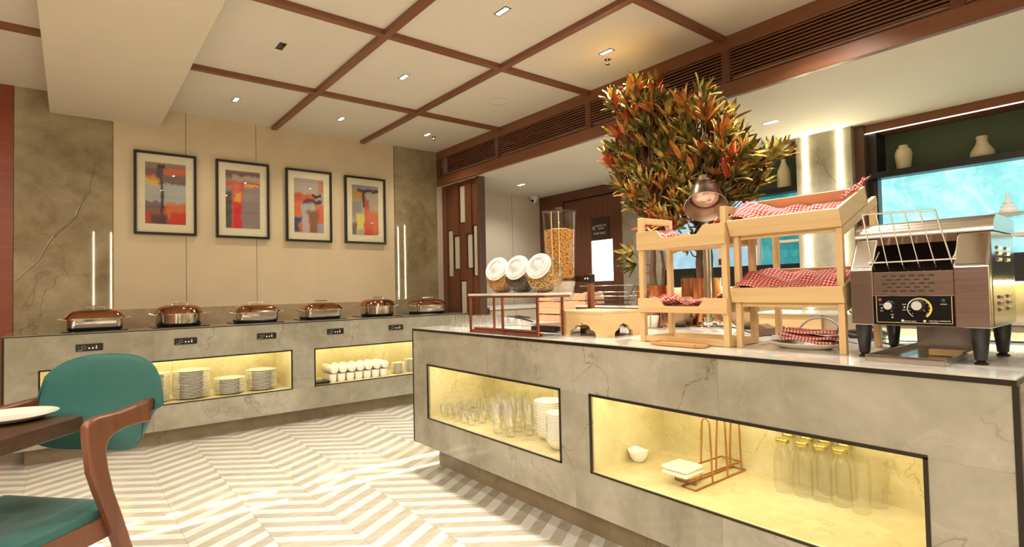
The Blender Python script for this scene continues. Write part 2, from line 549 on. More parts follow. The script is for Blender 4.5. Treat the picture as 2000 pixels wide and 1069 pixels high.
painting('paint_c', (0.42, 0.36, 0.31), [
    (0.93, 0.86, 0.10, 0.10, 0.05, (0.50, 0.22, 0.10)), (0.15, 0.62, 0.12, 0.09, 0.05, (0.55, 0.10, 0.04)), (0.48, 0.62, 0.22, 0.06, 0.04, (0.62, 0.12, 0.05)),
    (0.62, 0.57, 0.30, 0.03, 0.03, (0.10, 0.04, 0.04)), (0.12, 0.42, 0.12, 0.12, 0.06, (0.68, 0.16, 0.05)), (0.45, 0.43, 0.20, 0.07, 0.06, (0.38, 0.40, 0.40)),
    (0.85, 0.35, 0.15, 0.14, 0.06, (0.64, 0.15, 0.06)), (0.62, 0.2, 0.16, 0.18, 0.07, (0.28, 0.11, 0.06)), (0.10, 0.13, 0.12, 0.11, 0.05, (0.035, 0.07, 0.19)),
    (0.38, 0.12, 0.08, 0.2, 0.05, (0.50, 0.42, 0.40)), (0.22, 0.06, 0.04, 0.10, 0.03, (0.66, 0.15, 0.05)), (0.86, 0.06, 0.05, 0.10, 0.04, (0.32, 0.32, 0.38)), (0.75, 0.68, 0.14, 0.02, 0.02, (0.06, 0.03, 0.03))], 3.9)
painting('paint_d', (0.42, 0.38, 0.26), [
    (0.5, 0.95, 0.6, 0.05, 0.05, (0.33, 0.28, 0.30)), (0.65, 0.89, 0.45, 0.02, 0.03, (0.07, 0.045, 0.07)), (0.2, 0.79, 0.22, 0.05, 0.05, (0.50, 0.27, 0.08)),
    (0.45, 0.72, 0.04, 0.14, 0.03, (0.08, 0.055, 0.045)), (0.15, 0.5, 0.16, 0.14, 0.08, (0.30, 0.27, 0.25)), (0.33, 0.26, 0.16, 0.12, 0.06, (0.72, 0.60, 0.12)),
    (0.56, 0.45, 0.06, 0.25, 0.05, (0.52, 0.09, 0.04)), (0.78, 0.22, 0.24, 0.20, 0.12, (0.64, 0.16, 0.05)), (0.60, 0.1, 0.15, 0.12, 0.05, (0.60, 0.07, 0.03)), (0.05, 0.12, 0.08, 0.10, 0.05, (0.16, 0.12, 0.08))], 5.3)


# ------------------------------------------------------------------ mesh building
class MB:
    def __init__(s, origin=(0, 0, 0)):
        s.v, s.f, s.uv = [], [], {}
        s.o = Vector(origin)

    def add(s, vs, fs, M=None):
        b = len(s.v)
        for p in vs:
            p = Vector(p)
            if M is not None:
                p = M @ p
            s.v.append(p - s.o)
        for f in fs:
            s.f.append(tuple(b + i for i in f))
        return s

    def box(s, x0, x1, y0, y1, z0, z1, M=None):
        vs = [(x, y, z) for x in (x0, x1) for y in (y0, y1) for z in (z0, z1)]
        fs = [(0, 1, 3, 2), (4, 6, 7, 5), (0, 4, 5, 1), (2, 3, 7, 6), (0, 2, 6, 4), (1, 5, 7, 3)]
        return s.add(vs, fs, M)

    def bar(s, a, b, w, h, upv=(0, 0, 1)):
        a, b = Vector(a), Vector(b)
        d = (b - a).normalized()
        u = Vector(upv)
        if abs(d.dot(u)) > 0.98:
            u = Vector((1, 0, 0))
        r = d.cross(u).normalized() * w / 2
        u = r.cross(d).normalized() * h / 2
        vs = [p + i * r + j * u for p in (a, b) for i in (-1, 1) for j in (-1, 1)]
        fs = [(0, 1, 3, 2), (4, 6, 7, 5), (0, 4, 5, 1), (2, 3, 7, 6), (0, 2, 6, 4), (1, 5, 7, 3)]
        return s.add(vs, fs)

    def lathe(s, prof, n=24, c=(0, 0, 0), M=None, cap0=True, cap1=True):
        c = Vector(c)
        vs, fs = [], []
        for r, z in prof:
            for k in range(n):
                a = 2 * PI * k / n
                vs.append(Vector((r * math.cos(a), r * math.sin(a), z)))
        for i in range(len(prof) - 1):
            for k in range(n):
                k2 = (k + 1) % n
                fs.append((i * n + k, i * n + k2, (i + 1) * n + k2, (i + 1) * n + k))
        if cap0 and prof[0][0] > 1e-5:
            fs.append(tuple(reversed(range(n))))
        if cap1 and prof[-1][0] > 1e-5:
            fs.append(tuple((len(prof) - 1) * n + k for k in range(n)))
        T = Matrix.Translation(c) @ (M if M is not None else Matrix.Identity(4))
        return s.add(vs, fs, T)

    def cyl(s, a, b, r0_, r1_=None, n=14):
        a, b = Vector(a), Vector(b)
        if r1_ is None:
            r1_ = r0_
        d = b - a
        q = Vector((0, 0, 1)).rotation_difference(d.normalized()).to_matrix().to_4x4()
        return s.lathe([(r0_, 0), (r1_, d.length)], n, a, q)

    def tube(s, pts, r, n=8, closed=False):
        pts = [Vector(p) for p in pts]
        N = len(pts)
        rr = r if isinstance(r, (list, tuple)) else [r] * N
        vs, fs = [], []
        u = None
        for i, p in enumerate(pts):
            if closed:
                d = pts[(i + 1) % N] - pts[i - 1]
            else:
                d = pts[min(i + 1, N - 1)] - pts[max(i - 1, 0)]
            d = d.normalized() if d.length > 1e-9 else Vector((0, 0, 1))
            if u is None:
                u = d.orthogonal().normalized()
            u = (u - d * u.dot(d))
            u = u.normalized() if u.length > 1e-6 else d.orthogonal().normalized()
            v = d.cross(u)
            for k in range(n):
                a = 2 * PI * k / n
                vs.append(p + (u * math.cos(a) + v * math.sin(a)) * rr[i])
        segs = N if closed else N - 1
        for i in range(segs):
            j = (i + 1) % N
            for k in range(n):
                k2 = (k + 1) % n
                fs.append((i * n + k, i * n + k2, j * n + k2, j * n + k))
        if not closed:
            fs.append(tuple(reversed(range(n))))
            fs.append(tuple((N - 1) * n + k for k in range(n)))
        return s.add(vs, fs)

    def prism(s, poly, a, b, axis='y', M=None):
        """poly: 2D outline; extruded along axis from a to b"""
        def pt(p, t):
            return {'x': (t, p[0], p[1]), 'y': (p[0], t, p[1]), 'z': (p[0], p[1], t)}[axis]
        n = len(poly)
        vs = [pt(p, a) for p in poly] + [pt(p, b) for p in poly]
        fs = [tuple(range(n)), tuple(reversed(range(n, 2 * n)))]
        for k in range(n):
            k2 = (k + 1) % n
            fs.append((k, n + k, n + k2, k2))
        return s.add(vs, fs, M)

    def grid(s, nu, nv, fn, uvs=None):
        b = len(s.v)
        for j in range(nv + 1):
            for i in range(nu + 1):
                s.v.append(Vector(fn(i / nu, j / nv)) - s.o)
        for j in range(nv):
            for i in range(nu):
                q = [b + j * (nu + 1) + i, b + j * (nu + 1) + i + 1, b + (j + 1) * (nu + 1) + i + 1, b + (j + 1) * (nu + 1) + i]
                if uvs:
                    s.uv[len(s.f)] = [(i / nu * uvs[0], j / nv * uvs[1]), ((i + 1) / nu * uvs[0], j / nv * uvs[1]),
                                      ((i + 1) / nu * uvs[0], (j + 1) / nv * uvs[1]), (i / nu * uvs[0], (j + 1) / nv * uvs[1])]
                s.f.append(tuple(q))
        return s

    def mesh(s, name, mat, smooth=None, fixn=True):
        me = bpy.data.meshes.new(name)
        me.from_pydata([tuple(p) for p in s.v], [], s.f)
        if s.uv:
            ul = me.uv_layers.new(name='UVMap')
            for fi, poly in enumerate(me.polygons):
                if fi in s.uv:
                    for li, uvp in zip(poly.loop_indices, s.uv[fi]):
                        ul.data[li].uv = uvp
        if fixn:
            bm = bmesh.new()
            bm.from_mesh(me)
            bmesh.ops.recalc_face_normals(bm, faces=bm.faces)
            bm.to_mesh(me)
            bm.free()
        me.materials.append(MATS[mat])
        if smooth:
            me.polygons.foreach_set('use_smooth', [True] * len(me.polygons))
            me.set_sharp_from_angle(angle=R(smooth))
        return me

    def obj(s, name, mat, parent=None, smooth=None, bevel=0, label=None, solid=0, fixn=True, subsurf=0, kind=None):
        o = bpy.data.objects.new(name, s.mesh(name, mat, smooth, fixn))
        COL.objects.link(o)
        if parent is not None:
            o.parent = parent
        else:
            o.location = s.o
        if solid:
            md = o.modifiers.new('thickness', 'SOLIDIFY')
            md.thickness = solid
            md.offset = 0
        if subsurf:
            md = o.modifiers.new('smooth', 'SUBSURF')
            md.levels = md.render_levels = subsurf
        if bevel:
            md = o.modifiers.new('bevel', 'BEVEL')
            md.width = bevel
            md.segments = 2
            md.limit_method = 'ANGLE'
        if label:
            o['label'] = label
        if kind:
            o['kind'] = kind
        return o


def thing(name, label, cat, loc=(0, 0, 0), rz=0.0, group=None):
    o = bpy.data.objects.new(name, None)
    o.empty_display_size = 0.05
    COL.objects.link(o)
    o.location = loc
    o.rotation_euler = (0, 0, rz)
    o['label'] = label
    o['category'] = cat
    if group:
        o['group'] = group
    return o


def tag(o, label, cat, group=None):
    o['label'] = label
    o['category'] = cat
    if group:
        o['group'] = group
    return o


def kids(o):
    return [c for c in COL.objects if c.parent == o]


def dup(root, loc, rz, label, group=None, tree=None):
    r = root.copy()
    COL.objects.link(r)
    r.location = loc
    r.rotation_euler = (0, 0, rz) if not isinstance(rz, tuple) else rz
    r['label'] = label
    if group:
        r['group'] = group
    for ch in (tree or []):
        c, subs = ch
        cc = c.copy()
        COL.objects.link(cc)
        cc.parent = r
        for g in subs:
            gg = g.copy()
            COL.objects.link(gg)
            gg.parent = cc
    return r


def struct(o, label=None):
    o['kind'] = 'structure'
    if label:
        o['label'] = label
    return o


def text(name, s, size, mat, parent, loc, rot, ext=0.0006, align='CENTER', sx=1.0):
    cu = bpy.data.curves.new(name, 'FONT')
    cu.body = s
    cu.size = size
    cu.extrude = ext
    cu.align_x = align
    cu.align_y = 'CENTER'
    cu.materials.append(MATS[mat])
    tmp = bpy.data.objects.new(name, cu)
    me = bpy.data.meshes.new_from_object(tmp)
    bpy.data.objects.remove(tmp)
    bpy.data.curves.remove(cu)
    o = bpy.data.objects.new(name, me)
    COL.objects.link(o)
    o.parent = parent
    o.location = loc
    o.rotation_euler = rot
    o.scale = (sx, 1, 1)
    return o


ORD = ['first', 'second', 'third', 'fourth', 'fifth', 'sixth', 'seventh', 'eighth', 'ninth', 'tenth', 'eleventh', 'twelfth', 'thirteenth',
       'fourteenth', 'fifteenth', 'sixteenth', 'seventeenth', 'eighteenth', 'nineteenth', 'twentieth', 'twenty-first', 'twenty-second']

# ================================================================== FLOOR
fl = MB().box(-4.0, 7.0, -4.5, 7.5, -0.12, -0.0015).obj('floor', 'grout')
struct(fl, 'polished marble floor laid in a pale chevron pattern')
SEAM0, CW, PITCH = 0.102, 0.3255, 0.0725
UPS, DNS = 0.20, -0.24


def plank_mesh(up_, mat):
    dy = UPS if up_ else DNS
    g = 0.0007
    pts = [(g, g), (CW - g, dy + g), (CW - g, dy + PITCH - g), (g, PITCH - g)]
    mb = MB()
    mb.prism(pts, -0.0012, 0.0, 'z')
    return mb.mesh('plank', mat)


PM = {(u, d): plank_mesh(u, 'plank_dark' if d else 'plank_light') for u in (0, 1) for d in (0, 1)}
cand = []
for ci in range(-8, 12):
    x = SEAM0 + ci * CW
    upw = ci % 2 == 1
    y0 = 0.0 if ci % 2 == 0 else -(0.0)
    for k in range(-40, 90):
        y = k * PITCH
        # tops of a column meet those of the next one
        yy = y + (0 if not upw else DNS)
        cx, cy = x + CW / 2, yy + (UPS if upw else DNS) / 2
        if cy > 5.35 or cy < -2.5 or cx > 3.9 or (cx > 2.2 and cy < 2.9):
            continue
        rel = Vector((cx, cy, 0)) - CAM
        z = rel.dot(fw)
        px = 1000 + 1081.4 * rel.dot(rt) / z if z > 0.2 else -1e4
        py = 534.5 - 1081.4 * rel.dot(up) / z if z > 0.2 else 1e4
        vis = z > 0.2 and -60 < px < 2000 and py < 1130 and (cx < 2.05 or cy > 3.2)
        cand.append((0 if vis else 1, z if z > 0 else 99, x, yy, upw, k % 2))
cand.sort(key=lambda t: (t[0], t[1]))
rest = {0: MB(), 1: MB()}
for i, (nv, z, x, y, upw, dk) in enumerate(cand):
    if i < 300:
        o = bpy.data.objects.new('plank', PM[(int(upw), dk)])
        COL.objects.link(o)
        o.location = (x, y, 0)
        o.parent = fl
    else:
        dy = UPS if upw else DNS
        g = 0.0007
        rest[dk].prism([(x + g, y + g), (x + CW - g, y + dy + g), (x + CW - g, y + dy + PITCH - g), (x + g, y + PITCH - g)], -0.0012, 0.0, 'z')
rest[0].obj('light_planks', 'plank_light', fl, kind='stuff')
rest[1].obj('dark_planks', 'plank_dark', fl, kind='stuff')
struct(MB().box(-4, -2.51, -4.5, 7.5, -0.0015, 0.0).obj('floor_margin', 'plank_light'), 'plain pale marble floor of the dining room')

# ================================================================== CEILING
YW = 5.70
XB = 3.42
# the rest of the dining room, out of view
struct(MB().box(-4.2, -4.0, -4.5, 5.9, 0, 2.95).obj('wall_left', 'walnut_dark'), 'dark timber wall on the far left of the dining room')
struct(MB().box(-4.2, 7.0, -4.7, -4.5, 0, 2.95).obj('wall_rear', 'wall_cream'), 'cream wall behind the viewer')
ce = MB()
ce.box(0.61, XB + 0.2, -4.6, YW + 0.1, CEIL_Z, CEIL_Z + 0.12)
ce.box(-4.0, -0.135, -4.6, YW + 0.1, CEIL_Z, CEIL_Z + 0.12)
struct(ce.obj('ceiling', 'ceiling_paint'), 'cream painted ceiling between the timber strips')
struct(MB().box(-0.135, 0.61, -4.6, YW + 0.1, 2.65, 2.95).obj('ceiling_dropped_band', 'soffit_paint', bevel=0.003), 'lower plain ceiling band at the left')
struct(MB().box(XB + 0.0405, 7.0, -4.6, YW + 0.1, 2.41, 2.55).obj('ceiling_serving_side', 'ceiling_paint'), 'lower cream ceiling over the serving side')

tb = thing('ceiling_timber_grid', 'reddish brown timber strips forming square bays on the cream ceiling', 'ceiling beams', (1.5, 3, CEIL_Z))
BW = 0.05
og = (1.5, 3, CEIL_Z)
for x in (1.57, 2.49):
    MB(og).box(x - BW / 2, x + BW / 2, -3.5, YW, CEIL_Z - 0.034, CEIL_Z).obj('timber_strip', 'walnut_y', tb, bevel=0.002)
for y in (4.47, 3.205, 1.97, 0.72, -0.53):
    for a, b_ in ((0.61, 1.545), (1.595, 2.465), (2.515, XB)):
        MB(og).box(a, b_, y - BW / 2, y + BW / 2, CEIL_Z - 0.034, CEIL_Z).obj('timber_strip', 'walnut_x', tb, bevel=0.002)
MB(og).box(-4, -0.135, 4.43 - BW / 2, 4.43 + BW / 2, CEIL_Z - 0.034, CEIL_Z).obj('timber_strip', 'walnut_x', tb, bevel=0.002)

# bulkhead with louvres
og = (XB, 2.5, 2.41)
bk = thing('louvred_bulkhead', 'long reddish brown wooden band with dark air louvres under the ceiling', 'louvre panel', og)
MB(og).box(XB, XB + 0.04, -3.5, YW, 2.726, CEIL_Z).obj('top_rail', 'walnut_y', bk, bevel=0.002)
MB(og).box(XB, XB + 0.04, -3.5, YW, 2.41, 2.507).obj('bottom_rail', 'walnut_y', bk, bevel=0.002)
MB(og).box(XB + 0.15, XB + 0.16, -3.5, YW, 2.552, CEIL_Z).obj('backing', 'louver_dark', bk)
posts = [5.67, 4.50, 3.215, 1.955, 0.72, -0.53, -1.78]
for i, y in enumerate(posts):
    MB(og).box(XB - 0.002, XB + 0.04, y - 0.03, y + 0.03, 2.507, 2.726).obj('post', 'walnut_z', bk, bevel=0.002)
slat = MB().box(-0.007, 0.007, -0.5, 0.5, -0.0042, 0.0042).mesh('slat', 'walnut_y')
for i in range(len(posts) - 1):
    y1, y0 = posts[i] - 0.03, posts[i + 1] + 0.03
    for k in range(10):
        o = bpy.data.objects.new('slat', slat)
        COL.objects.link(o)
        o.parent = bk
        o.location = (0.012, (y0 + y1) / 2 - 2.5, 2.507 + 0.011 + k * 0.0219 - 2.41)
        o.scale = (1, y1 - y0, 1)

# ================================================================== BACK WALL
struct(MB().box(-4, 7.0, YW + 0.03, YW + 0.2, 0, 2.95).obj('wall_back', 'wall_cream'), 'back wall')
wp = thing('marble_wall_panel', 'tall brown-veined grey marble panel left of the pictures', 'wall panel', (-0.04, YW, 0))
MB((-0.04, YW, 0)).box(-0.346, 0.274, YW, YW + 0.03, 0.0, CEIL_Z).obj('slab', 'stone_wall', wp, bevel=0.001)
# one long crack and its side branches in that slab
ck = MB((-0.04, YW, 0))
path = [(-0.34, 1.30), (-0.27, 1.38), (-0.20, 1.47), (-0.15, 1.58), (-0.11, 1.66), (-0.02, 1.76), (0.03, 1.83), (0.06, 1.93), (0.11, 2.03), (0.125, 2.12), (0.15, 2.22), (0.165, 2.31)]
pts = [(x + rnd.uniform(-0.004, 0.004), YW - 0.0005, z) for x, z in path]
ck.tube(pts, [0.0045, 0.0055, 0.005, 0.006, 0.007, 0.006, 0.009, 0.007, 0.006, 0.005, 0.004, 0.001], 6)
ck.obj('vein', 'stone_plinth', wp)
wp2 = thing('marble_wall_panel', 'tall grey marble panel right of the pictures beside the wooden lattice', 'wall panel', (3.1, YW, 0))
MB((3.1, YW, 0)).box(2.865, 3.42, YW, YW + 0.03, 0.0, CEIL_Z).obj('slab', 'stone_wall', wp2, bevel=0.001)
wc = thing('cream_wall_cladding', 'cream textured wall cladding behind the four framed pictures', 'wall panel', (1.5, YW, 0))
xs = [0.277, 0.812, 1.405, 1.998, 2.591, 2.862]
for a, b_ in zip(xs[:-1], xs[1:]):
    MB((1.5, YW, 0)).box(a, b_ - 0.004 if b_ < 1.99 and b_ > 0.5 else b_ - 0.0005, YW + 0.008, YW + 0.03, 0.9, CEIL_Z).obj('panel', 'wall_cream', wc)
struct(MB().box(0.26, 2.875, YW + 0.024, YW + 0.031, 0.9, CEIL_Z).obj('trim_2', 'black'), 'dark joint behind the cream cladding')
rw = thing('red_wood_panel', 'dark red wood wall panel at the left edge', 'wall panel', (-2, YW, 0))
MB((-2, YW, 0)).box(-4, -0.349, YW, YW + 0.03, 0.0, CEIL_Z).obj('veneer', 'red_wood', rw)
struct(MB().box(0.277, 2.865, YW - 0.012, YW + 0.008, 0.9, 1.063).obj('trim_3', 'stone_upstand', bevel=0.001), 'low marble upstand behind the warming dishes')
struct(MB().box(3.42, 7.0, YW, YW + 0.03, 0, 2.42).obj('wall_service', 'panel_grey'), 'plain beige wall beside the staff door')
for x in (4.06, 4.56):
    struct(MB().box(x, x + 0.006, YW - 0.004, YW, 0, 2.41).obj('trim_4', 'print_grey'), 'narrow joint in the beige wall')

# framed pictures
pics = [(0.417, 0.888, 1.705, 2.428, 'paint_a', 0.08, 'framed abstract print with a black upright stroke over red and pale grey'),
        (1.047, 1.513, 1.700, 2.430, 'paint_b', 0.08, 'framed abstract print of a red figure-like streak on brown'),
        (1.671, 2.133, 1.690, 2.424, 'paint_c', 0.08, 'framed abstract print with orange blocks, a blue corner and a beige top'),
        (2.276, 2.742, 1.692, 2.416, 'paint_d', 0.08, 'framed abstract print with a yellow patch beside an orange plume')]
for x0, x1, z0, z1, mt, mrg, lb in pics:
    og = ((x0 + x1) / 2, YW, (z0 + z1) / 2)
    t = thing('framed_picture', lb, 'picture', og, group='framed prints on the cream wall')
    fwid = 0.020
    for a in ((x0, x0 + fwid, z0, z1), (x1 - fwid, x1, z0, z1), (x0 + fwid, x1 - fwid, z1 - fwid, z1), (x0 + fwid, x1 - fwid, z0, z0 + fwid)):
        MB(og).box(a[0], a[1], YW - 0.030, YW + 0.008, a[2], a[3]).obj('frame_side', 'black', t, bevel=0.001)
    MB(og).box(x0 + fwid, x1 - fwid, YW - 0.010, YW + 0.006, z0 + fwid, z1 - fwid).obj('mount', 'mat_board', t)
    MB(og).box(x0 + 0.083, x1 - 0.083, YW - 0.0125, YW - 0.0103, z0 + 0.095, z1 - 0.090).obj('print', mt, t)
    MB(og).box(x0 + fwid, x1 - fwid, YW - 0.022, YW - 0.020, z0 + fwid, z1 - fwid).obj('glass_pane', 'picture_glass', t)

# ================================================================== BUFFET COUNTERS


def counter(axis, face, ends, top, holes, plinth_set, depth, bottom, root, niche_depth, mats, seams, led_mat, led_at=0.36):
    """a stone-clad counter. axis 'x': the face plane is X=face and it runs along Y; axis 'y': face plane Y=face, runs along X"""
    og = root.location.copy()
    a0, a1 = ends

    def bx(d0, d1, l0, l1, z0, z1, name, mat, bevel=0.0, **k):
        mb = MB(og)
        if axis == 'x':
            mb.box(face + d0, face + d1, l0, l1, z0, z1)
        else:
            mb.box(l0, l1, face + d0, face + d1, z0, z1)
        return mb.obj(name, mat, root, bevel=bevel, **k)
    trim = 0.011
    zt = top - (0.018 if axis == 'x' else 0.010)
    hz0, hz1 = holes[0][2], holes[0][3]
    # face slabs: a top course, a bottom course, piers between the niches
    for l0, l1 in zip(seams[:-1], seams[1:]):
        bx(0, 0.02, l0 + 0.0003, l1 - 0.0003, hz1, zt, 'face_slab', mats[0])
        bx(0, 0.02, l0 + 0.0003, l1 - 0.0003, bottom, hz0, 'face_slab', mats[0])
    edges = sorted([a0] + [h[0] for h in holes] + [h[1] for h in holes] + [a1])
    for k in range(0, len(edges), 2):
        if edges[k + 1] - edges[k] > 0.002:
            bx(0, 0.02, edges[k], edges[k + 1], hz0 + 0.0003, hz1 - 0.0003, 'face_slab', mats[0])
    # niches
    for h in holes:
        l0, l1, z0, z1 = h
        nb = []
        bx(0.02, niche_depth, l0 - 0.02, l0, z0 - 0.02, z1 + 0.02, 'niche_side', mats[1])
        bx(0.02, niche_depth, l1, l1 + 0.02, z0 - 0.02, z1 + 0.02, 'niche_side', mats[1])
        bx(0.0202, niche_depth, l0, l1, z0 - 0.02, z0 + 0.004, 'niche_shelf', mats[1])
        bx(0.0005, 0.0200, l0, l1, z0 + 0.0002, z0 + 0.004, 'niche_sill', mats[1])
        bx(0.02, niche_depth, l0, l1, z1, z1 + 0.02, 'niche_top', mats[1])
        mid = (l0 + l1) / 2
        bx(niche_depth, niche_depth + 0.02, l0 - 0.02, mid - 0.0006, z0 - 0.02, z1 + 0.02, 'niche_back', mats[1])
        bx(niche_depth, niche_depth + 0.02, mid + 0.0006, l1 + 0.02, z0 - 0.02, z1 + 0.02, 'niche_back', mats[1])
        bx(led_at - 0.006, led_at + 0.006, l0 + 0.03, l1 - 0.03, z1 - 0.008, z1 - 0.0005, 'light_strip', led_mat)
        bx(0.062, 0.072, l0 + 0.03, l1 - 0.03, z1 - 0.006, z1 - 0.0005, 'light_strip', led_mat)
        e = 0.004
        for q in ((l0 - e, l1 + e, z1 - e, z1 + trim - e), (l0 - e, l1 + e, z0 - 0.003, z0 + 0.0045), (l0 - e, l0 + trim - e, z0, z1), (l1 - trim + e, l1 + e, z0, z1)):
            bx(-0.003, 0.004, q[0], q[1], q[2], q[3], 'metal_trim', 'black_metal')
    # top, plinth, ends
    bx(-0.003, depth, a0, a1, zt, top - 0.004, 'edge_trim', 'black_metal')
    bx(-0.001, depth, a0 + 0.001, a1 - 0.001, top - 0.004, top, 'worktop', mats[2])
    bx(plinth_set, depth - 0.05, a0 + 0.11, a1 - 0.11, 0, bottom, 'plinth', mats[3])
    bx(0.02, depth, a0 + 0.001, a0 + 0.02, bottom, zt, 'end_slab', mats[0])
    bx(0.02, depth, a1 - 0.02, a1 - 0.001, bottom, zt, 'end_slab', mats[0])
    bx(0.02, depth, a0 + 0.02, a1 - 0.02, bottom, bottom + 0.02, 'base_board', mats[3])
    bx(depth - 0.02, depth, a0 + 0.02, a1 - 0.02, bottom + 0.02, zt, 'back_slab', mats[0])
    bx(-0.003, 0.012, a0 - 0.003, a0 + 0.010, bottom, zt, 'corner_trim', 'black_metal')
    bx(-0.003, 0.012, a1 - 0.006, a1 + 0.003, bottom, zt, 'corner_trim', 'black_metal')


YC = 5.069
lc = thing('wall_buffet_counter', 'long grey marble buffet counter along the back wall with lit niches', 'counter', (1.5, YC, 0))
counter('y', YC, (-0.364, 3.42), 0.913, [(-0.174, 1.530, 0.322, 0.660), (1.730, 3.28, 0.322, 0.655)], 0.105, 0.62, 0.125, lc, 0.50,
        ('stone_grey', 'stone_niche', 'stone_grey', 'stone_plinth'), [-0.364, 0.50, 1.13, 2.06, 2.9, 3.42], 'led_niche', 0.38)
XI = 1.804
TOP = 0.915
isl = thing('island_buffet_counter', 'large grey marble island counter in the foreground with two lit niches', 'counter', (XI, 1.8, 0))
counter('x', XI, (0.298, 3.353), TOP, [(0.490, 1.730, 0.341, 0.682), (1.922, 3.166, 0.341, 0.682)], 0.125, 1.55, 0.157, isl, 0.53,
        ('stone_grey', 'stone_niche', 'stone_top', 'stone_plinth'), [0.298, 1.10, 1.83, 2.50, 3.353], 'led_niche_b', 0.30)

# ================================================================== SERVING SIDE (wall opposite, X = 4.9 .. 5.1)
# wooden lattice screen under the bulkhead
og = (3.5, 5.3, 0)
ls = thing('wooden_lattice_screen', 'dark walnut screen of staggered boards with pale upright inserts', 'screen', og)
ycuts = [4.945, 5.06, 5.165, 5.27, 5.375, 5.48, 5.59, 5.70]
Y0, Y1 = 4.94, 5.70
cols = [(4.955, 5.065, [(1.311, 1.885)]), (5.065, 5.188, [(1.401, 1.80)]), (5.188, 5.365, [(1.927, 2.37), (0.3, 1.274)]),
        (5.365, 5.468, [(1.401, 1.80)]), (5.468, 5.60, [(1.316, 1.874)]), (5.60, 5.70, [])]
inserts = {0: (4.965, 5.055), 1: (5.102, 5.18), 2: (5.235, 5.32), 3: (5.372, 5.45), 4: (5.50, 5.585)}
inserts = {0: (4.965, 5.058), 1: (5.104, 5.182), 2: (5.238, 5.325), 3: (5.368, 5.450), 4: (5.506, 5.583)}
brd = [(4.955, 5.085), (5.085, 5.21), (5.21, 5.352), (5.352, 5.478), (5.478, 5.60), (5.60, 5.70)]
for i, (a, b_) in enumerate(brd):
    gaps = [c[2] for c in cols][i]
    dpt = 0.0 if i % 2 else 0.012
    zs = 0.0
    cuts = sorted(gaps)
    for g0, g1 in cuts + [(2.41, 2.41)]:
        if g0 - zs > 0.01:
            MB(og).box(3.49 + dpt, 3.53, a + 0.001, b_ - 0.001, zs, g0).obj('board', 'walnut_z', ls, bevel=0.0015)
        if g1 > g0:
            ia, ib = inserts[i]
            MB(og).box(3.505, 3.53, ia, ib, g0 + 0.012, g1 - 0.012).obj('insert', 'panel_grey', ls, label='pale upright insert')
            MB(og).box(3.515, 3.53, a + 0.001, b_ - 0.001, g0, g1).obj('recess', 'black', ls)
        zs = g1
MB(og).box(3.47, 3.56, 4.915, 4.955, 0, 2.41).obj('end_post', 'walnut_dark', ls, bevel=0.002)

# staff door in a dark brown timber surround
XD = 5.05
struct(MB().box(XD + 0.05, XD + 0.2, 4.1, YW, 0, 2.41).obj('wall_staff', 'walnut_dark'), 'dark brown wall around the staff door')
fr = MB()
fr.box(XD, XD + 0.06, 5.24, YW - 0.001, 0, 2.30)
fr.box(XD, XD + 0.06, 4.18, 4.28, 0, 2.30)
fr.box(XD, XD + 0.06, 4.18, YW - 0.001, 2.30, 2.409)
struct(fr.obj('door_1_surround', 'walnut_z', bevel=0.003), 'brown timber surround of the staff door')
og = (XD, 4.75, 0)
dr = thing('staff_door', 'dark brown staff door with a brightly lit vision panel and a sign', 'door', og)
dr['kind'] = 'structure'
for q in ((4.29, 4.42, 0.005, 2.28), (4.77, 5.23, 0.005, 2.28), (4.42, 4.77, 1.74, 2.28), (4.42, 4.77, 0.005, 1.24)):
    MB(og).box(XD + 0.02, XD + 0.06, q[0] + 0.0005, q[1] - 0.0005, q[2], q[3]).obj('door_panel', 'walnut_z', dr, bevel=0.002)
MB(og).box(XD + 0.035, XD + 0.045, 4.42, 4.77, 1.24, 1.74).obj('glazing', 'door_glass', dr, label='white lit vision panel')
sg = MB(og).box(XD + 0.010, XD + 0.02, 4.46, 4.745, 1.76, 2.02).obj('sign', 'sign_plate', dr)
rs = (R(90), 0, R(-90))
tx = XD + 0.0095 - og[0]
text('lettering', 'RESTRICTED', 0.030, 'print_white', sg, (tx, 4.585 - og[1], 1.915), rs)
text('lettering', 'ENTRY', 0.030, 'print_white', sg, (tx, 4.585 - og[1], 1.880), rs)
text('lettering', 'STAFF ONLY', 0.036, 'print_white', sg, (tx, 4.612 - og[1], 1.822), rs)
cmb = MB(og)
cmb.tube([(XD + 0.009, 4.705 + 0.017 * math.cos(a * PI / 12), 1.895 + 0.019 * math.sin(a * PI / 12)) for a in range(24)], 0.004, 6, closed=True)
cmb.obj('round_symbol', 'print_white', sg)

# marble-faced wall between the door and the windows, and the column with light strips
struct(MB().box(4.97, 5.2, 3.64, 4.18, 0, 2.41).obj('wall_marble_pier', 'stone_grey'), 'grey marble pier right of the staff door')
og = (4.88, 1.95, 0)
colm = thing('marble_column', 'square grey marble column with two upright white light strips', 'column', og)
MB(og).box(4.88, 5.25, 1.735, 2.17, 0, 2.41).obj('shaft', 'stone_grey', colm, bevel=0.002)
for y in (2.092, 1.822):
    MB(og).box(4.868, 4.882, y - 0.007, y + 0.007, 0.95, 2.40).obj('light_strip', 'led_white', colm)

# two window bays


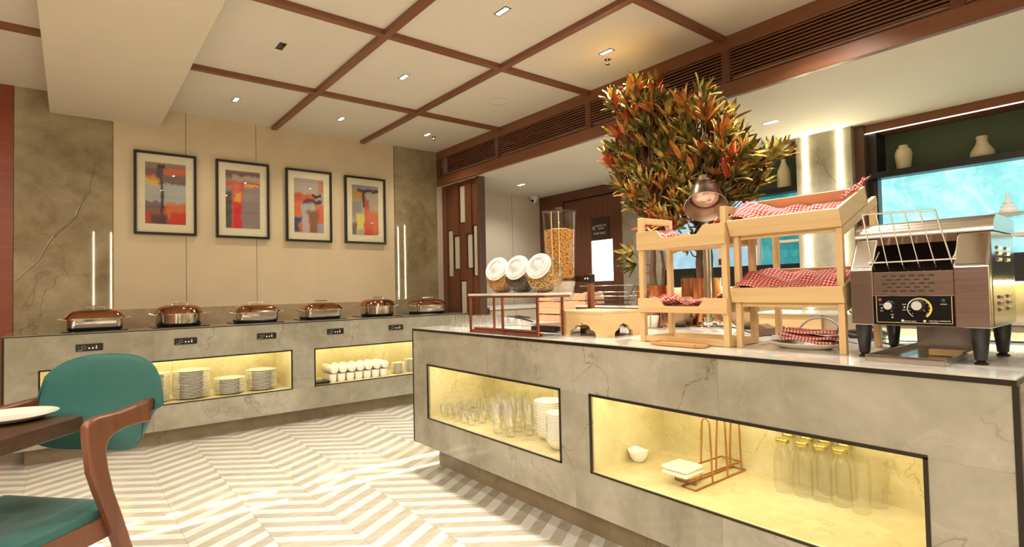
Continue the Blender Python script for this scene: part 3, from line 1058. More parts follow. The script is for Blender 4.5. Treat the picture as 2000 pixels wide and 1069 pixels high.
def bay(y0, y1, n, teal_spans, label):
    zled, zledge0, zledge1, zsill = 2.345, 1.972, 2.022, 1.335
    q = MB()
    q.box(4.97, 5.25, y0, y1, zled, 2.41)
    struct(q.obj('window_%d_header' % n, 'walnut_y', bevel=0.002), 'brown timber header over the ' + label)
    struct(MB().box(5.20, 5.25, y0, y1, zledge1, zled).obj('wall_green_%d' % n, 'green_wall'), 'dark green wall behind the vases of the ' + label)
    struct(MB().box(4.965, 5.20, y0, y1, zledge0, zledge1).obj('window_%d_ledge' % n, 'black', bevel=0.002), 'black vase ledge of the ' + label)
    struct(MB().box(4.965, 5.25, y0, y1, 1.14, zsill).obj('window_%d_sill' % n, 'black', bevel=0.002), 'black band under the ' + label)
    struct(MB().box(4.972, 4.978, y0 + 0.02, y1 - 0.02, zled - 0.007, zled - 0.001).obj('trim_%d' % (10 + n), 'led_shelf'), 'thin white light line under the header of the ' + label)
    for a, b_, mt in teal_spans:
        struct(MB().box(5.08, 5.10, a, b_, zsill, zledge0).obj('window_%d_pane' % n, mt), 'backlit pane of the ' + label)
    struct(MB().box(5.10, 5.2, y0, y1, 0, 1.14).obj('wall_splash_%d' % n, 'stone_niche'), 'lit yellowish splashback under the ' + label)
    struct(MB().box(5.02, 5.04, y0 + 0.02, y1 - 0.02, 1.128, 1.139).obj('trim_%d' % (20 + n), 'led_back'), 'hidden light strip under the ' + label)


bay(2.17, 3.64, 1, [(2.60, 3.64, 'blue_bright'), (2.17, 2.60, 'teal_deep')], 'left window bay')
bay(-3.5, 1.70, 2, [(-3.5, 1.70, 'teal_bright')], 'right window bay')
struct(MB().box(4.94, 5.2, 1.665, 1.735, 0.9, 2.409).obj('trim_5', 'walnut_dark'), 'dark brown jamb beside the marble column')
struct(MB().box(5.0, 5.2, 1.60, 1.665, 1.34, 2.345).obj('trim_6', 'black'), 'black jamb of the right window')
struct(MB().box(5.05, 5.075, 2.60, 2.63, 1.335, 1.972).obj('trim_7', 'panel_grey'), 'pale upright between the blue and the teal pane')
struct(MB().box(5.05, 5.078, 3.16, 3.18, 1.335, 1.972).obj('trim_8', 'white_plastic'), 'thin white upright in the blue pane')
# shelves in front of the panes
tag(MB((4.98, 0.2, 1.45)).box(4.92, 5.08, -0.6, 0.80, 1.443, 1.468).obj('wall_shelf', 'panel_grey'), 'grey shelf in front of the right turquoise window', 'shelf')
tag(MB((4.98, 0.2, 1.56)).box(4.93, 5.08, -0.6, 0.86, 1.572, 1.580).obj('glass_shelf', 'glass'), 'clear glass shelf above the grey one in the turquoise window', 'shelf')
tag(MB((4.98, 2.3, 1.53)).box(4.93, 5.08, 2.19, 2.41, 1.522, 1.545).obj('wall_shelf', 'panel_grey'), 'short grey shelf in front of the deep teal pane', 'shelf')
# pale shell ornament on the glass shelf
og = (5.0, 0.83, 1.58)
orn = thing('shell_ornament', 'white tiered shell ornament on the glass shelf behind the toaster', 'ornament', og)
MB(og).lathe([(0.02, 0), (0.075, 0.012), (0.092, 0.030), (0.07, 0.034), (0.02, 0.02)], 20, og).obj('bowl', 'white_plastic', orn, smooth=50)
MB(og).lathe([(0.045, 0.03), (0.05, 0.05), (0.04, 0.06), (0.042, 0.075), (0.028, 0.085), (0.03, 0.10), (0.012, 0.115), (0.012, 0.15), (0.001, 0.17)], 16, og).obj('spire', 'white_plastic', orn, smooth=50)
# poster standing behind pot 2
og = (5.06, 2.98, 1.42)
ps = thing('small_print', 'small white picture card standing in the pale blue window', 'picture', og)
MB(og).box(5.055, 5.062, 2.93, 3.05, 1.345, 1.56).obj('card', 'print_white', ps)
MB(og).box(5.052, 5.056, 2.94, 3.00, 1.44, 1.52).obj('image_area', 'print_grey', ps)
MB(og).box(5.052, 5.056, 2.96, 3.03, 1.36, 1.42).obj('caption_area', 'chocolate_cereal', ps)


# vases


def vase(prof, loc, label, fl_=0):
    o = MB(loc).lathe(prof, 28, loc).obj('vase', 'vase_ceramic', smooth=60)
    return tag(o, label, 'vase', 'cream vases on the black ledges')


vase([(0.040, 0), (0.046, 0.01), (0.055, 0.09), (0.058, 0.13), (0.045, 0.165), (0.030, 0.175), (0.032, 0.192), (0.026, 0.194)], (5.07, 1.44, 2.022), 'cream urn-shaped vase with a short collar left of the squat one')
vase([(0.066, 0), (0.072, 0.012), (0.066, 0.05), (0.042, 0.09), (0.030, 0.12), (0.034, 0.155), (0.028, 0.156)], (5.07, 0.965, 2.022), 'squat cream vase with a flared foot on the right ledge')
vase([(0.058, 0), (0.060, 0.006), (0.056, 0.12), (0.052, 0.16), (0.024, 0.225), (0.018, 0.25), (0.021, 0.275), (0.016, 0.276)], (5.05, 2.355, 2.022), 'tall bottle-shaped cream vase left of the lit marble column')

# back counter under the windows
og = (4.7, 1.0, 0)
bc = thing('back_service_counter', 'low pale service counter under the windows behind the island', 'counter', og)
MB(og).box(4.35, 4.865, -3.0, 3.6, 0.885, 0.905).obj('worktop', 'stone_top', bc)
MB(og).box(4.40, 4.865, -3.0, 3.6, 0.0, 0.885).obj('cabinet', 'panel_grey', bc)

og = (4.2, 5.3, 0)
sd = thing('side_service_counter', 'beige side counter with a white top beside the lattice screen', 'counter', og)
MB(og).box(3.64, 4.80, 4.98, 5.66, 0.935, 0.965).obj('worktop', 'white_plastic', sd, bevel=0.003)
MB(og).box(3.67, 4.78, 5.01, 5.66, 0.0, 0.934).obj('cabinet', 'panel_grey', sd)
for x0_, x1_ in ((3.69, 4.03), (4.04, 4.40), (4.41, 4.76)):
    MB(og).box(x0_, x1_, 4.995, 5.0095, 0.10, 0.92).obj('cabinet_door', 'panel_grey', sd, bevel=0.002)

# ceiling fittings
for i, (x, y, p, c) in enumerate(BAYS[:10] + [(1.096, 3.80, 0, WARM)]):
    og = (x, y, CEIL_Z)
    off = p == 0
    where = {0: 'nearest the first framed print', 1: 'above the third framed print', 2: 'in the bay beside the louvres by the back wall', 3: 'in the middle ceiling bay',
             4: 'at the top centre of the view', 5: 'beside the sprinkler above the tree', 6: 'near bay by the dropped ceiling', 7: 'over the dining chair side', 8: 'over the near end of the island', 9: 'near the louvres over the toaster'}
    t = thing('ceiling_downlight', ('unlit dark slot downlight left of the first timber strip' if off else 'lit slot downlight ' + where[i]), 'downlight', og, group='slot downlights in the ceiling')
    f = MB(og)
    for q in ((-0.018, 0.018, 0.05, 0.056), (-0.018, 0.018, -0.056, -0.05), (-0.022, -0.016, -0.056, 0.056), (0.016, 0.022, -0.056, 0.056)):
        f.box(x + q[0], x + q[1], y + q[2], y + q[3], CEIL_Z - 0.004, CEIL_Z)
    f.obj('frame', 'black_metal', t)
    MB(og).box(x - 0.016, x + 0.016, y - 0.05, y + 0.05, CEIL_Z - 0.002, CEIL_Z - 0.0005).obj('diffuser', 'black_gloss' if off else 'downlight_glow', t)
for x, y, lb in ((4.21, 5.07, 'slot downlight in the low ceiling beside the lattice screen'), (4.23, 2.06, 'slot downlight in the low ceiling near the lit column')):
    og = (x, y, 2.41)
    t = thing('ceiling_downlight', lb, 'downlight', og, group='slot downlights in the ceiling')
    MB(og).box(x - 0.022, x + 0.022, y - 0.06, y + 0.06, 2.407, 2.41).obj('frame', 'white_plastic', t)
    MB(og).box(x - 0.015, x + 0.015, y - 0.05, y + 0.05, 2.4055, 2.407).obj('diffuser', 'downlight_glow', t)
og = (2.946, 3.833, CEIL_Z)
t = thing('ceiling_speaker', 'flat round white speaker in the ceiling left of the louvres', 'speaker', og)
MB(og).lathe([(0.085, 0), (0.088, -0.004), (0.078, -0.008)], 32, og, cap0=False, cap1=False).obj('rim', 'ceiling_paint', t, smooth=40)
MB(og).lathe([(0.078, -0.006), (0.001, -0.007)], 32, og, cap0=False).obj('grille', 'ceiling_paint', t)
for x, y, lb in ((3.04, 5.11, 'small sprinkler head near the back corner of the ceiling'), (3.05, 2.66, 'small sprinkler head beside the downlight above the tree')):
    og = (x, y, CEIL_Z)
    t = thing('sprinkler_head', lb, 'sprinkler', og, group='ceiling sprinklers')
    MB(og).lathe([(0.022, 0), (0.022, -0.006), (0.006, -0.008), (0.006, -0.035)], 16, og).obj('stem', 'chrome', t, smooth=40)
    MB(og).lathe([(0.016, -0.040), (0.016, -0.036), (0.004, -0.035)], 16, og).obj('deflector', 'gold', t, smooth=40)
og = (4.90, 5.64, 2.41)
t = thing('dome_camera', 'small white dome security camera above the staff door corner', 'camera', og)
MB(og).lathe([(0.055, 0), (0.056, -0.03), (0.050, -0.04)], 24, og).obj('housing', 'white_plastic', t, smooth=40)
MB(og).lathe([(0.045, -0.038), (0.040, -0.065), (0.025, -0.085), (0.001, -0.092)], 24, og).obj('ball', 'white_plastic', t, smooth=60)
MB(og).lathe([(0.016, -0.012), (0.018, 0.0), (0.016, 0.008)], 16, (4.86, 5.62, 2.345), Matrix.Rotation(R(100), 4, 'X')).obj('lens', 'black_gloss', t, smooth=60)

# lit column behind the viewer, the twin of the marble column; it mirrors in the polished wall
og = (0.44, -1.05, 0)
rc = thing('rear_marble_column', 'square marble column with two upright light strips in the dining room', 'column', og)
MB(og).box(0.15, 0.73, -1.35, -1.05, 0, 2.60).obj('shaft', 'stone_grey', rc)
for x in (0.315, 0.57):
    MB(og).box(x - 0.008, x + 0.008, -1.052, -1.04, 0.95, 2.36).obj('light_strip', 'led_white', rc)

# ================================================================== WALL BUFFET: warming dishes


def chafer(og, round_, label, grp='copper-lidded warming dishes'):
    x, y, z = og
    t = thing('chafing_dish', label, 'chafing dish', og, group=grp)
    MB(og).box(x - 0.20, x + 0.20, y - 0.17, y + 0.17, z, z + 0.005).obj('hob_plate', 'black_gloss', t, bevel=0.002)

    def rr(hx, hy, r, n=6):
        o = []
        for cx, cy, a0 in ((hx - r, hy - r, 0), (-hx + r, hy - r, 90), (-hx + r, -hy + r, 180), (hx - r, -hy + r, 270)):
            for k in range(n + 1):
                a = R(a0 + 90 * k / n)
                o.append((cx + r * math.cos(a), cy + r * math.sin(a)))
        return o

    def loft(rings):
        mb = MB(og)
        n = len(rings[0][0])
        vs, fs = [], []
        for pts, zz in rings:
            vs += [(x + a, y + b, z + zz) for a, b in pts]
        for i in range(len(rings) - 1):
            for k in range(n):
                k2 = (k + 1) % n
                fs.append((i * n + k, i * n + k2, (i + 1) * n + k2, (i + 1) * n + k))
        fs.append(tuple(reversed(range(n))))
        fs.append(tuple((len(rings) - 1) * n + k for k in range(n)))
        return mb.add(vs, fs)
    if round_:
        sh = lambda s, q: [(s * math.cos(2 * PI * k / 36), s * math.sin(2 * PI * k / 36)) for k in range(36)]
        A = 0.178
        lift = 0.012
    else:
        sh = lambda s, q: rr(s, s * 0.78, min(s * 0.30, 0.06))
        A = 0.185
        lift = 0.0
    loft([(sh(A * 0.86, 0), 0.005), (sh(A * 0.92, 0), 0.018), (sh(A * 0.93, 0), 0.022)]).obj('base_plate', 'black', t, smooth=40)
    loft([(sh(A * 0.90, 0), 0.0225), (sh(A * 0.93, 0), 0.030), (sh(A * 0.93, 0), 0.088 + lift), (sh(A * 1.0, 0), 0.092 + lift), (sh(A * 1.0, 0), 0.097 + lift)]).obj('pan', 'chrome', t, smooth=35)
    h = 0.062 if round_ else 0.056
    rings = [(sh(A * 1.03, 0), 0.0975 + lift), (sh(A * 1.01, 0), 0.105 + lift)]
    for k in range(1, 9):
        f = k / 8
        s = A * (0.97 * math.cos(f * 1.35) ** 0.75) if round_ else A * (0.96 - 0.60 * f ** 1.7)
        rings.append((sh(max(s, 0.02), 0), 0.106 + lift + h * math.sin(f * PI / 2) ** 0.9))
    loft(rings).obj('lid', 'lid_copper', t, smooth=50)
    hz = z + 0.105 + lift + h
    hb = MB(og)
    for s in (-1, 1):
        hb.cyl((x + s * 0.055, y - 0.02, hz - 0.006), (x + s * 0.055, y - 0.02, hz + 0.018), 0.005, n=8)
    hb.cyl((x - 0.062, y - 0.02, hz + 0.018), (x + 0.062, y - 0.02, hz + 0.018), 0.006, n=10)
    hb.obj('lid_handle', 'chrome', t, smooth=40)
    for s in (-1, 1):
        MB(og).tube([(x + s * A * 0.93, y - 0.05, z + 0.085 + lift), (x + s * (A + 0.035), y - 0.05, z + 0.098 + lift), (x + s * (A + 0.035), y + 0.05, z + 0.098 + lift),
                     (x + s * A * 0.93, y + 0.05, z + 0.085 + lift)], 0.005, 8).obj('side_handle', 'chrome', t, smooth=50)
    for s in (-1, 1):
        MB(og).lathe([(0.008, 0), (0.010, 0.006), (0.001, 0.013)], 10, (x + s * A * 0.83, y - A * 0.62, z + 0.108 + lift)).obj('hinge_knob', 'chrome', t, smooth=50)
    return t


ZC = 0.913
for x, rd, lb in ((0.145, 0, 'rectangular copper-lidded warming dish in front of the cracked marble panel'), (0.705, 1, 'round copper-lidded warming dish under the first framed print'),
                  (1.30, 0, 'rectangular copper-lidded warming dish under the gap after the second print'), (1.885, 0, 'rectangular copper-lidded warming dish under the third print'),
                  (2.478, 1, 'tall round copper-lidded warming dish under the fourth print'), (3.06, 0, 'rectangular copper-lidded warming dish beside the wooden lattice')):
    chafer((x, 5.36, ZC), rd, lb)

CTL = [(0.105, 'leftmost, behind the teal chair'), (0.713, 'second from the left end'), (1.320, 'middle of the five'), (1.923, 'second from the island end'), (2.539, 'nearest the island')]
for x, lb in CTL:
    og = (x, YC - 0.003, 0.806)
    t = thing('hob_control_panel', 'black touch control panel on the wall counter, ' + lb, 'control panel', og, group='hob control panels')
    MB(og).box(x - 0.079, x + 0.079, YC - 0.007, YC, 0.806 - 0.026, 0.806 + 0.026).obj('plate', 'black', t, bevel=0.008)
    for k in range(3):
        MB(og).lathe([(0.006, 0), (0.001, 0.0008)], 10, (x - 0.002 + 0.021 * k, YC - 0.0072, 0.800), Matrix.Rotation(R(90), 4, 'X')).obj('button', 'print_white', t)
    MB(og).lathe([(0.0035, 0), (0.001, 0.0008)], 10, (x + 0.040, YC - 0.0072, 0.8135), Matrix.Rotation(R(90), 4, 'X')).obj('indicator_light', 'red_light', t)
    q = MB(og)
    for a in ((-0.045, -0.043, -0.010, 0.012), (-0.025, -0.023, -0.010, 0.012), (-0.045, -0.023, 0.010, 0.012), (-0.045, -0.023, -0.010, -0.008), (-0.068, -0.050, 0.002, 0.0035), (-0.068, -0.040, -0.020, -0.0165)):
        q.box(x + a[0], x + a[1], YC - 0.0076, YC - 0.0068, 0.806 + a[2], 0.806 + a[3])
    q.obj('marking', 'print_grey', t)

# ------------------------------------------------------------------ plates, mugs in the wall counter niches
NZ = 0.326 + 0.0002


def plate_mesh(r, h):
    prof = [(r * 0.55, 0), (r * 0.60, 0.001), (r * 0.66, h * 0.45), (r * 0.98, h * 0.85), (r, h * 0.98), (r * 0.985, h * 1.02), (r * 0.65, h * 0.62), (r * 0.1, h * 0.50)]
    return MB().lathe(prof, 28, cap1=False).mesh('plate', 'ceramic', 60)


def stack(x, y, z, n, r, pitch, what, where, grp, mname='plate', h=0.020):
    me = plate_mesh(r, h)
    me.name = mname
    for k in range(n):
        o = bpy.data.objects.new(mname, me)
        COL.objects.link(o)
        o.location = (x + rnd.uniform(-0.0015, 0.0015), y + rnd.uniform(-0.0015, 0.0015), z + k * pitch)
        o.rotation_euler = (0, 0, rnd.uniform(0, 6))
        tag(o, '%s, %s from the top of the %s' % (what, ORD[n - 1 - k], where), 'plate', grp)


stack(0.500, 5.235, NZ, 18, 0.128, 0.0122, 'white plate', 'stack just right of the chair back', 'stack of plates half behind the chair', h=0.022)
stack(0.775, 5.245, NZ, 18, 0.137, 0.0123, 'white dinner plate', 'tallest stack in the wall counter', 'tallest stack of dinner plates', h=0.022)
stack(1.062, 5.235, NZ, 10, 0.124, 0.0126, 'white plate', 'lowest stack in the wall counter', 'low stack of plates', h=0.022)
stack(1.322, 5.250, NZ, 13, 0.127, 0.0130, 'white plate', 'right stack of the long lit niche', 'right stack of plates', h=0.022)


def mug_parts():
    t = thing('mug', 'x', 'mug', (0, 0, 0), group='white mugs stacked in the lit niche')
    b_ = MB().lathe([(0.033, 0), (0.036, 0.003), (0.0385, 0.030), (0.040, 0.074), (0.038, 0.074), (0.036, 0.030), (0.031, 0.008), (0.001, 0.006)], 20).obj('body', 'mug_ceramic', t, smooth=50)
    h_ = MB().tube([(0, 0.036, 0.060), (0, 0.050, 0.060), (0, 0.056, 0.045), (0, 0.050, 0.026), (0, 0.034, 0.018)], 0.004, 6).obj('handle', 'mug_ceramic', t, smooth=50)
    return t, [(b_, []), (h_, [])]


mug0, mtree = mug_parts()
first = True
xs_m = [1.925 + 0.0862 * k for k in range(7)]
for row, y in enumerate((5.165, 5.25, 5.335)):
    rowname = ('front row', 'middle row', 'back row')[row]
    for k, x in enumerate(xs_m):
        for lvl in (0, 1):
            lab = 'white mug %s, %s of the mug stack, %s from the left' % ('standing upright' if lvl == 0 else 'lying sideways', rowname, ORD[k])
            if lvl == 0:
                loc, rot = (x, y, NZ), (0, 0, rnd.uniform(-0.25, 0.25))
            else:
                loc, rot = (x + 0.010, y - 0.037, NZ + 0.0745 + 0.0402), (R(-90), 0, R(rnd.uniform(-3, 3)))
            if first:
                mug0.location, mug0.rotation_euler = loc, rot
                mug0['label'] = lab
                first = False
            else:
                o = dup(mug0, loc, rot if isinstance(rot, tuple) else rot, lab, tree=mtree)
sme = plate_mesh(0.070, 0.014)
for si, (x, y, n) in enumerate(((2.63, 5.22, 10), (2.80, 5.25, 12), (2.96, 5.25, 9))):
    for k in range(n):
        o = bpy.data.objects.new('saucer', sme)
        COL.objects.link(o)
        o.location = (x, y, NZ + k * 0.0105)
        tag(o, 'white saucer, %s from the top of the %s saucer stack beside the mugs' % (ORD[n - 1 - k], ('left', 'middle', 'right')[si]), 'plate', 'saucer stacks beside the mugs')
og = (1.81, 5.15, NZ)
t = thing('black_tray_stack', 'low stack of black trays in the left corner of the mug niche', 'tray', og)
for k in range(3):
    MB(og).box(1.74, 1.878, 5.095, 5.22, NZ + 0.010 * k, NZ + 0.010 * k + 0.008).obj('tray', 'black', t, bevel=0.002)

# ================================================================== ISLAND NICHES
NI = 0.3452
NB = 0.3452
# left niche: tumblers, tall stacked glasses, bowls
tum = MB().lathe([(0.020, 0.0), (0.022, 0.001), (0.026, 0.020), (0.034, 0.080), (0.0325, 0.080), (0.024, 0.022), (0.001, 0.012)], 20, cap0=True).mesh('tumbler', 'glass', 60, False)
for rw_ in range(5):
    for k in range(5):
        o = bpy.data.objects.new('tumbler', tum)
        COL.objects.link(o)
        o.location = (1.895 + rw_ * 0.079, 3.105 - k * 0.076, NI)
        tag(o, 'small clear tumbler in the left island niche, %s row, %s from the left' % (ORD[rw_], ORD[k]), 'glass', 'clear tumblers in the left island niche')
tall = MB().lathe([(0.025, 0.0), (0.026, 0.001), (0.030, 0.05), (0.044, 0.155), (0.0425, 0.155), (0.028, 0.05), (0.001, 0.014)], 22).mesh('tall_glass', 'glass', 60, False)
tp = [(1.90, 2.545), (1.905, 2.435), (1.99, 2.60), (2.0, 2.49), (2.0, 2.385), (2.09, 2.56), (2.09, 2.45)]
for k, (x, y) in enumerate(tp):
    for lv in (0, 1):
        o = bpy.data.objects.new('tall_glass', tall)
        COL.objects.link(o)
        o.location = (x, y, NI + lv * 0.055)
        tag(o, 'tall clear flared glass, %s of the %s nested pair in the left island niche' % ('lower' if lv == 0 else 'upper', ORD[k]), 'glass', 'nested tall glasses in the left island niche')


def bowl_stack(x, y, n, r, pitch, z, where, grp):
    prof = [(r * 0.42, 0), (r * 0.45, 0.002), (r * 0.80, 0.022), (r * 0.97, 0.050), (r, 0.054), (r * 0.97, 0.055), (r * 0.76, 0.026), (r * 0.35, 0.008), (0.001, 0.007)]
    me = MB().lathe(prof, 28).mesh('bowl', 'ceramic', 60)
    for k in range(n):
        o = bpy.data.objects.new('bowl', me)
        COL.objects.link(o)
        o.location = (x, y, z + k * pitch)
        tag(o, 'white bowl, %s from the top of the %s' % (ORD[n - 1 - k], where), 'bowl', grp)


bowl_stack(2.035, 2.255, 13, 0.083, 0.0128, NI, 'larger bowl stack in the left island niche', 'large white bowl stack')
bowl_stack(1.945, 2.085, 12, 0.068, 0.0118, NI, 'smaller front bowl stack by the niche edge', 'small white bowl stack')

# right niche
og = (2.075, 1.685, NB)
prof_s = []
t = thing('scoop_bowl', 'small white bowl with a dipped rim in the left corner of the right island niche', 'bowl', og)
sb = MB(og)
N = 28
vs, fs = [], []
for i, (r, z) in enumerate([(0.022, 0), (0.026, 0.002), (0.040, 0.022), (0.048, 0.048), (0.050, 0.058), (0.047, 0.058), (0.036, 0.024), (0.02, 0.010)]):
    for k in range(N):
        a = 2 * PI * k / N
        dz = -0.012 * max(0, math.cos(2 * a)) if i in (3, 4, 5) else 0
        vs.append((og[0] + r * math.cos(a), og[1] + r * math.sin(a), og[2] + z + (dz if i != 3 else dz * .4)))
for i in range(7):
    for k in range(N):
        k2 = (k + 1) % N
        fs.append((i * N + k, i * N + k2, (i + 1) * N + k2, (i + 1) * N + k))
fs.append(tuple(reversed(range(N))))
fs.append(tuple(7 * N + k for k in range(N)))
sb.add(vs, fs).obj('bowl', 'ceramic', t, smooth=60)

og = (2.10, 1.38, NB)
t = thing('copper_wire_stand', 'copper wire stand with tall hairpin prongs in the right island niche', 'stand', og)
wr = 0.0040
zb = NB + 0.0035


def wire(pts, name, closed=False, r=wr):
    MB(og).tube(pts, r, 8, closed).obj(name, 'copper_wire', t, smooth=60)


# base rails that run back into the niche
wire([(1.930, 1.290, zb), (2.31, 1.290, zb), (2.31, 1.350, zb), (1.935, 1.355, zb)], 'base_wire', True)
wire([(1.945, 1.325, zb + 0.03), (2.315, 1.310, zb + 0.03), (2.32, 1.41, zb + 0.03), (1.95, 1.43, zb + 0.03)], 'upper_wire', True)
wire([(1.99, 1.325, zb + 0.03), (1.99, 1.325, zb), (1.99, 1.425, zb), (1.99, 1.425, zb + 0.03)], 'foot_wire')
for i, (x, y) in enumerate(((2.065, 1.300), (2.18, 1.300), (2.292, 1.300))):
    d = 0.048
    wire([(x, y - 0.003, zb), (x, y, NB + 0.10), (x + 0.002, y + 0.005, NB + 0.245), (x + 0.003, y + 0.011, NB + 0.256),
          (x + 0.003, y + 0.022, NB + 0.260), (x + 0.003, y + 0.034, NB + 0.256), (x + 0.002, y + 0.040, NB + 0.245), (x, y + d, NB + 0.10), (x, y + d + 0.003, zb)], 'prong')
for k in range(2):
    og = (1.985, 1.385, NB + 0.0365 + 0.020 * k)
    t = thing('square_dish', 'square white ceramic dish, %s of the pair on the copper wire stand' % ('lower' if k == 0 else 'upper'), 'dish', og, group='square dishes on the wire stand')
    MB(og).prism([(1.985 + 0.062 * a, 1.385 + 0.062 * b) for a, b in ((-1, -1), (1, -1), (1, 1), (-1, 1))], og[2], og[2] + 0.018, 'z').obj('dish', 'ceramic', t, bevel=0.008)

bt = thing('swing_bottle', 'x', 'bottle', (0, 0, 0), group='empty glass bottles in the right niche')
b1 = MB().lathe([(0.030, 0.0), (0.034, 0.003), (0.035, 0.02), (0.035, 0.125), (0.031, 0.150), (0.022, 0.172), (0.019, 0.182), (0.020, 0.196), (0.018, 0.196),
                 (0.017, 0.18), (0.028, 0.150), (0.033, 0.12), (0.033, 0.01), (0.001, 0.010)], 22).obj('glass_body', 'glass_bottle', bt, smooth=60, fixn=False)
b2 = MB().lathe([(0.0235, 0.190), (0.025, 0.192), (0.025, 0.203), (0.0235, 0.206), (0.001, 0.206)], 22, cap0=True).obj('lid', 'gold', bt, smooth=40, label='flat gold screw lid')
btree = [(b1, []), (b2, [])]
bpos = [(2.190, 1.065), (2.200, 0.995), (2.205, 0.930), (2.205, 0.862), (2.285, 1.085), (2.290, 1.015), (2.290, 0.945), (2.288, 0.875)]
for k, (x, y) in enumerate(bpos):
    lab = 'empty clear bottle with flat gold lid, %s row, %s from the left' % ('front' if k < 4 else 'back', ORD[k % 4])
    if k == 0:
        bt.location = (x, y, NB)
        bt['label'] = lab
    else:
        dup(bt, (x, y, NB), rnd.uniform(0, 3), lab, tree=btree)
hb = MB().lathe([(0.027, 0.0), (0.029, 0.002), (0.030, 0.02), (0.034, 0.168), (0.0325, 0.168), (0.028, 0.022), (0.001, 0.014)], 22).mesh('highball_glass', 'glass_bottle', 60, False)
for (x, y, lb) in ((2.185, 0.790, 'tall straight clear glass in front, right of the gold-lidded bottles'), (2.285, 0.770, 'tall straight clear glass behind, nearest the right end of the niche')):
    o = bpy.data.objects.new('highball_glass', hb)
    COL.objects.link(o)
    o.location = (x, y, NB)
    tag(o, lb, 'glass', 'tall straight glasses beside the bottles')

# ================================================================== ISLAND TOP, from the far end
T = TOP + 0.0002  # most items below: pixel-derived positions and sizes, scaled about the camera onto this top
# rows of water glasses
wg = MB().lathe([(0.026, 0.0), (0.028, 0.001), (0.030, 0.02), (0.034, 0.070), (0.0325, 0.070), (0.028, 0.02), (0.001, 0.013)], 20).mesh('water_glass', 'glass', 60, False)
ri = 0
for rw_ in range(4):
    for k in range(6):
        x, y = 2.085 + rw_ * 0.074, 3.275 - k * 0.0735
        if x < 2.1 and y < 2.95:
            continue
        o = bpy.data.objects.new('water_glass', wg)
        COL.objects.link(o)
        o.location = (x, y, T)
        tag(o, 'low clear glass at the far end of the island, %s row from the front, %s from the left' % (ORD[rw_], ORD[k]), 'glass', 'clear glasses at the far end of the island')

# copper riser with marble shelf and three jars
og = (1.96, 2.39, T)
t = thing('copper_riser_shelf', 'copper-framed riser with a thin pale shelf holding three glass jars', 'riser', og)
X0_, X1_, Y0_, Y1_ = 1.835, 2.02, 2.075, 2.715
MB(og).box(X0_, X1_, Y0_ - 0.03, Y1_ + 0.01, 1.126, 1.139).obj('shelf', 'stone_top', t, bevel=0.002)
for y in (Y0_ + 0.035, 2.40, Y1_ - 0.005):
    for x in ((X0_ + 0.006, X1_ - 0.006) if y != 2.40 else (X0_ + 0.006,)):
        MB(og).box(x - 0.005, x + 0.005, y - 0.006, y + 0.006, T, 1.118).obj('post', 'copper_dark', t)
fr_ = MB(og)
for x in (X0_ + 0.006, X1_ - 0.006):
    fr_.box(x - 0.0045, x + 0.0045, Y0_ - 0.02, Y1_, 1.1155, 1.1255)
for y in (Y0_ - 0.015, Y1_ - 0.005):
    fr_.box(X0_ + 0.0105, X1_ - 0.0105, y - 0.005, y + 0.005, 1.1155, 1.1255)
fr_.obj('top_frame', 'copper_dark', t)
for k, (x, z, y0, y1, r) in enumerate(((1.853, T + 0.008, 2.12, 2.73, 0.008), (1.872, T + 0.008, 2.14, 2.72, 0.008), (1.862, T + 0.022, 2.13, 2.70, 0.007), (1.892, T + 0.008, 2.13, 2.71, 0.008), (1.882, T + 0.022, 2.15, 2.69, 0.007))):
    tag(MB((x, (y0 + y1) / 2, z)).cyl((x, y0, z), (x, y1, z), r, n=10).obj('copper_bar', 'copper_dark', smooth=40),
        '%s of the copper bars lying under the riser shelf' % ['lower front', 'lower middle', 'upper front', 'lower back', 'upper back'][k], 'bar', 'copper bars lying under the riser')

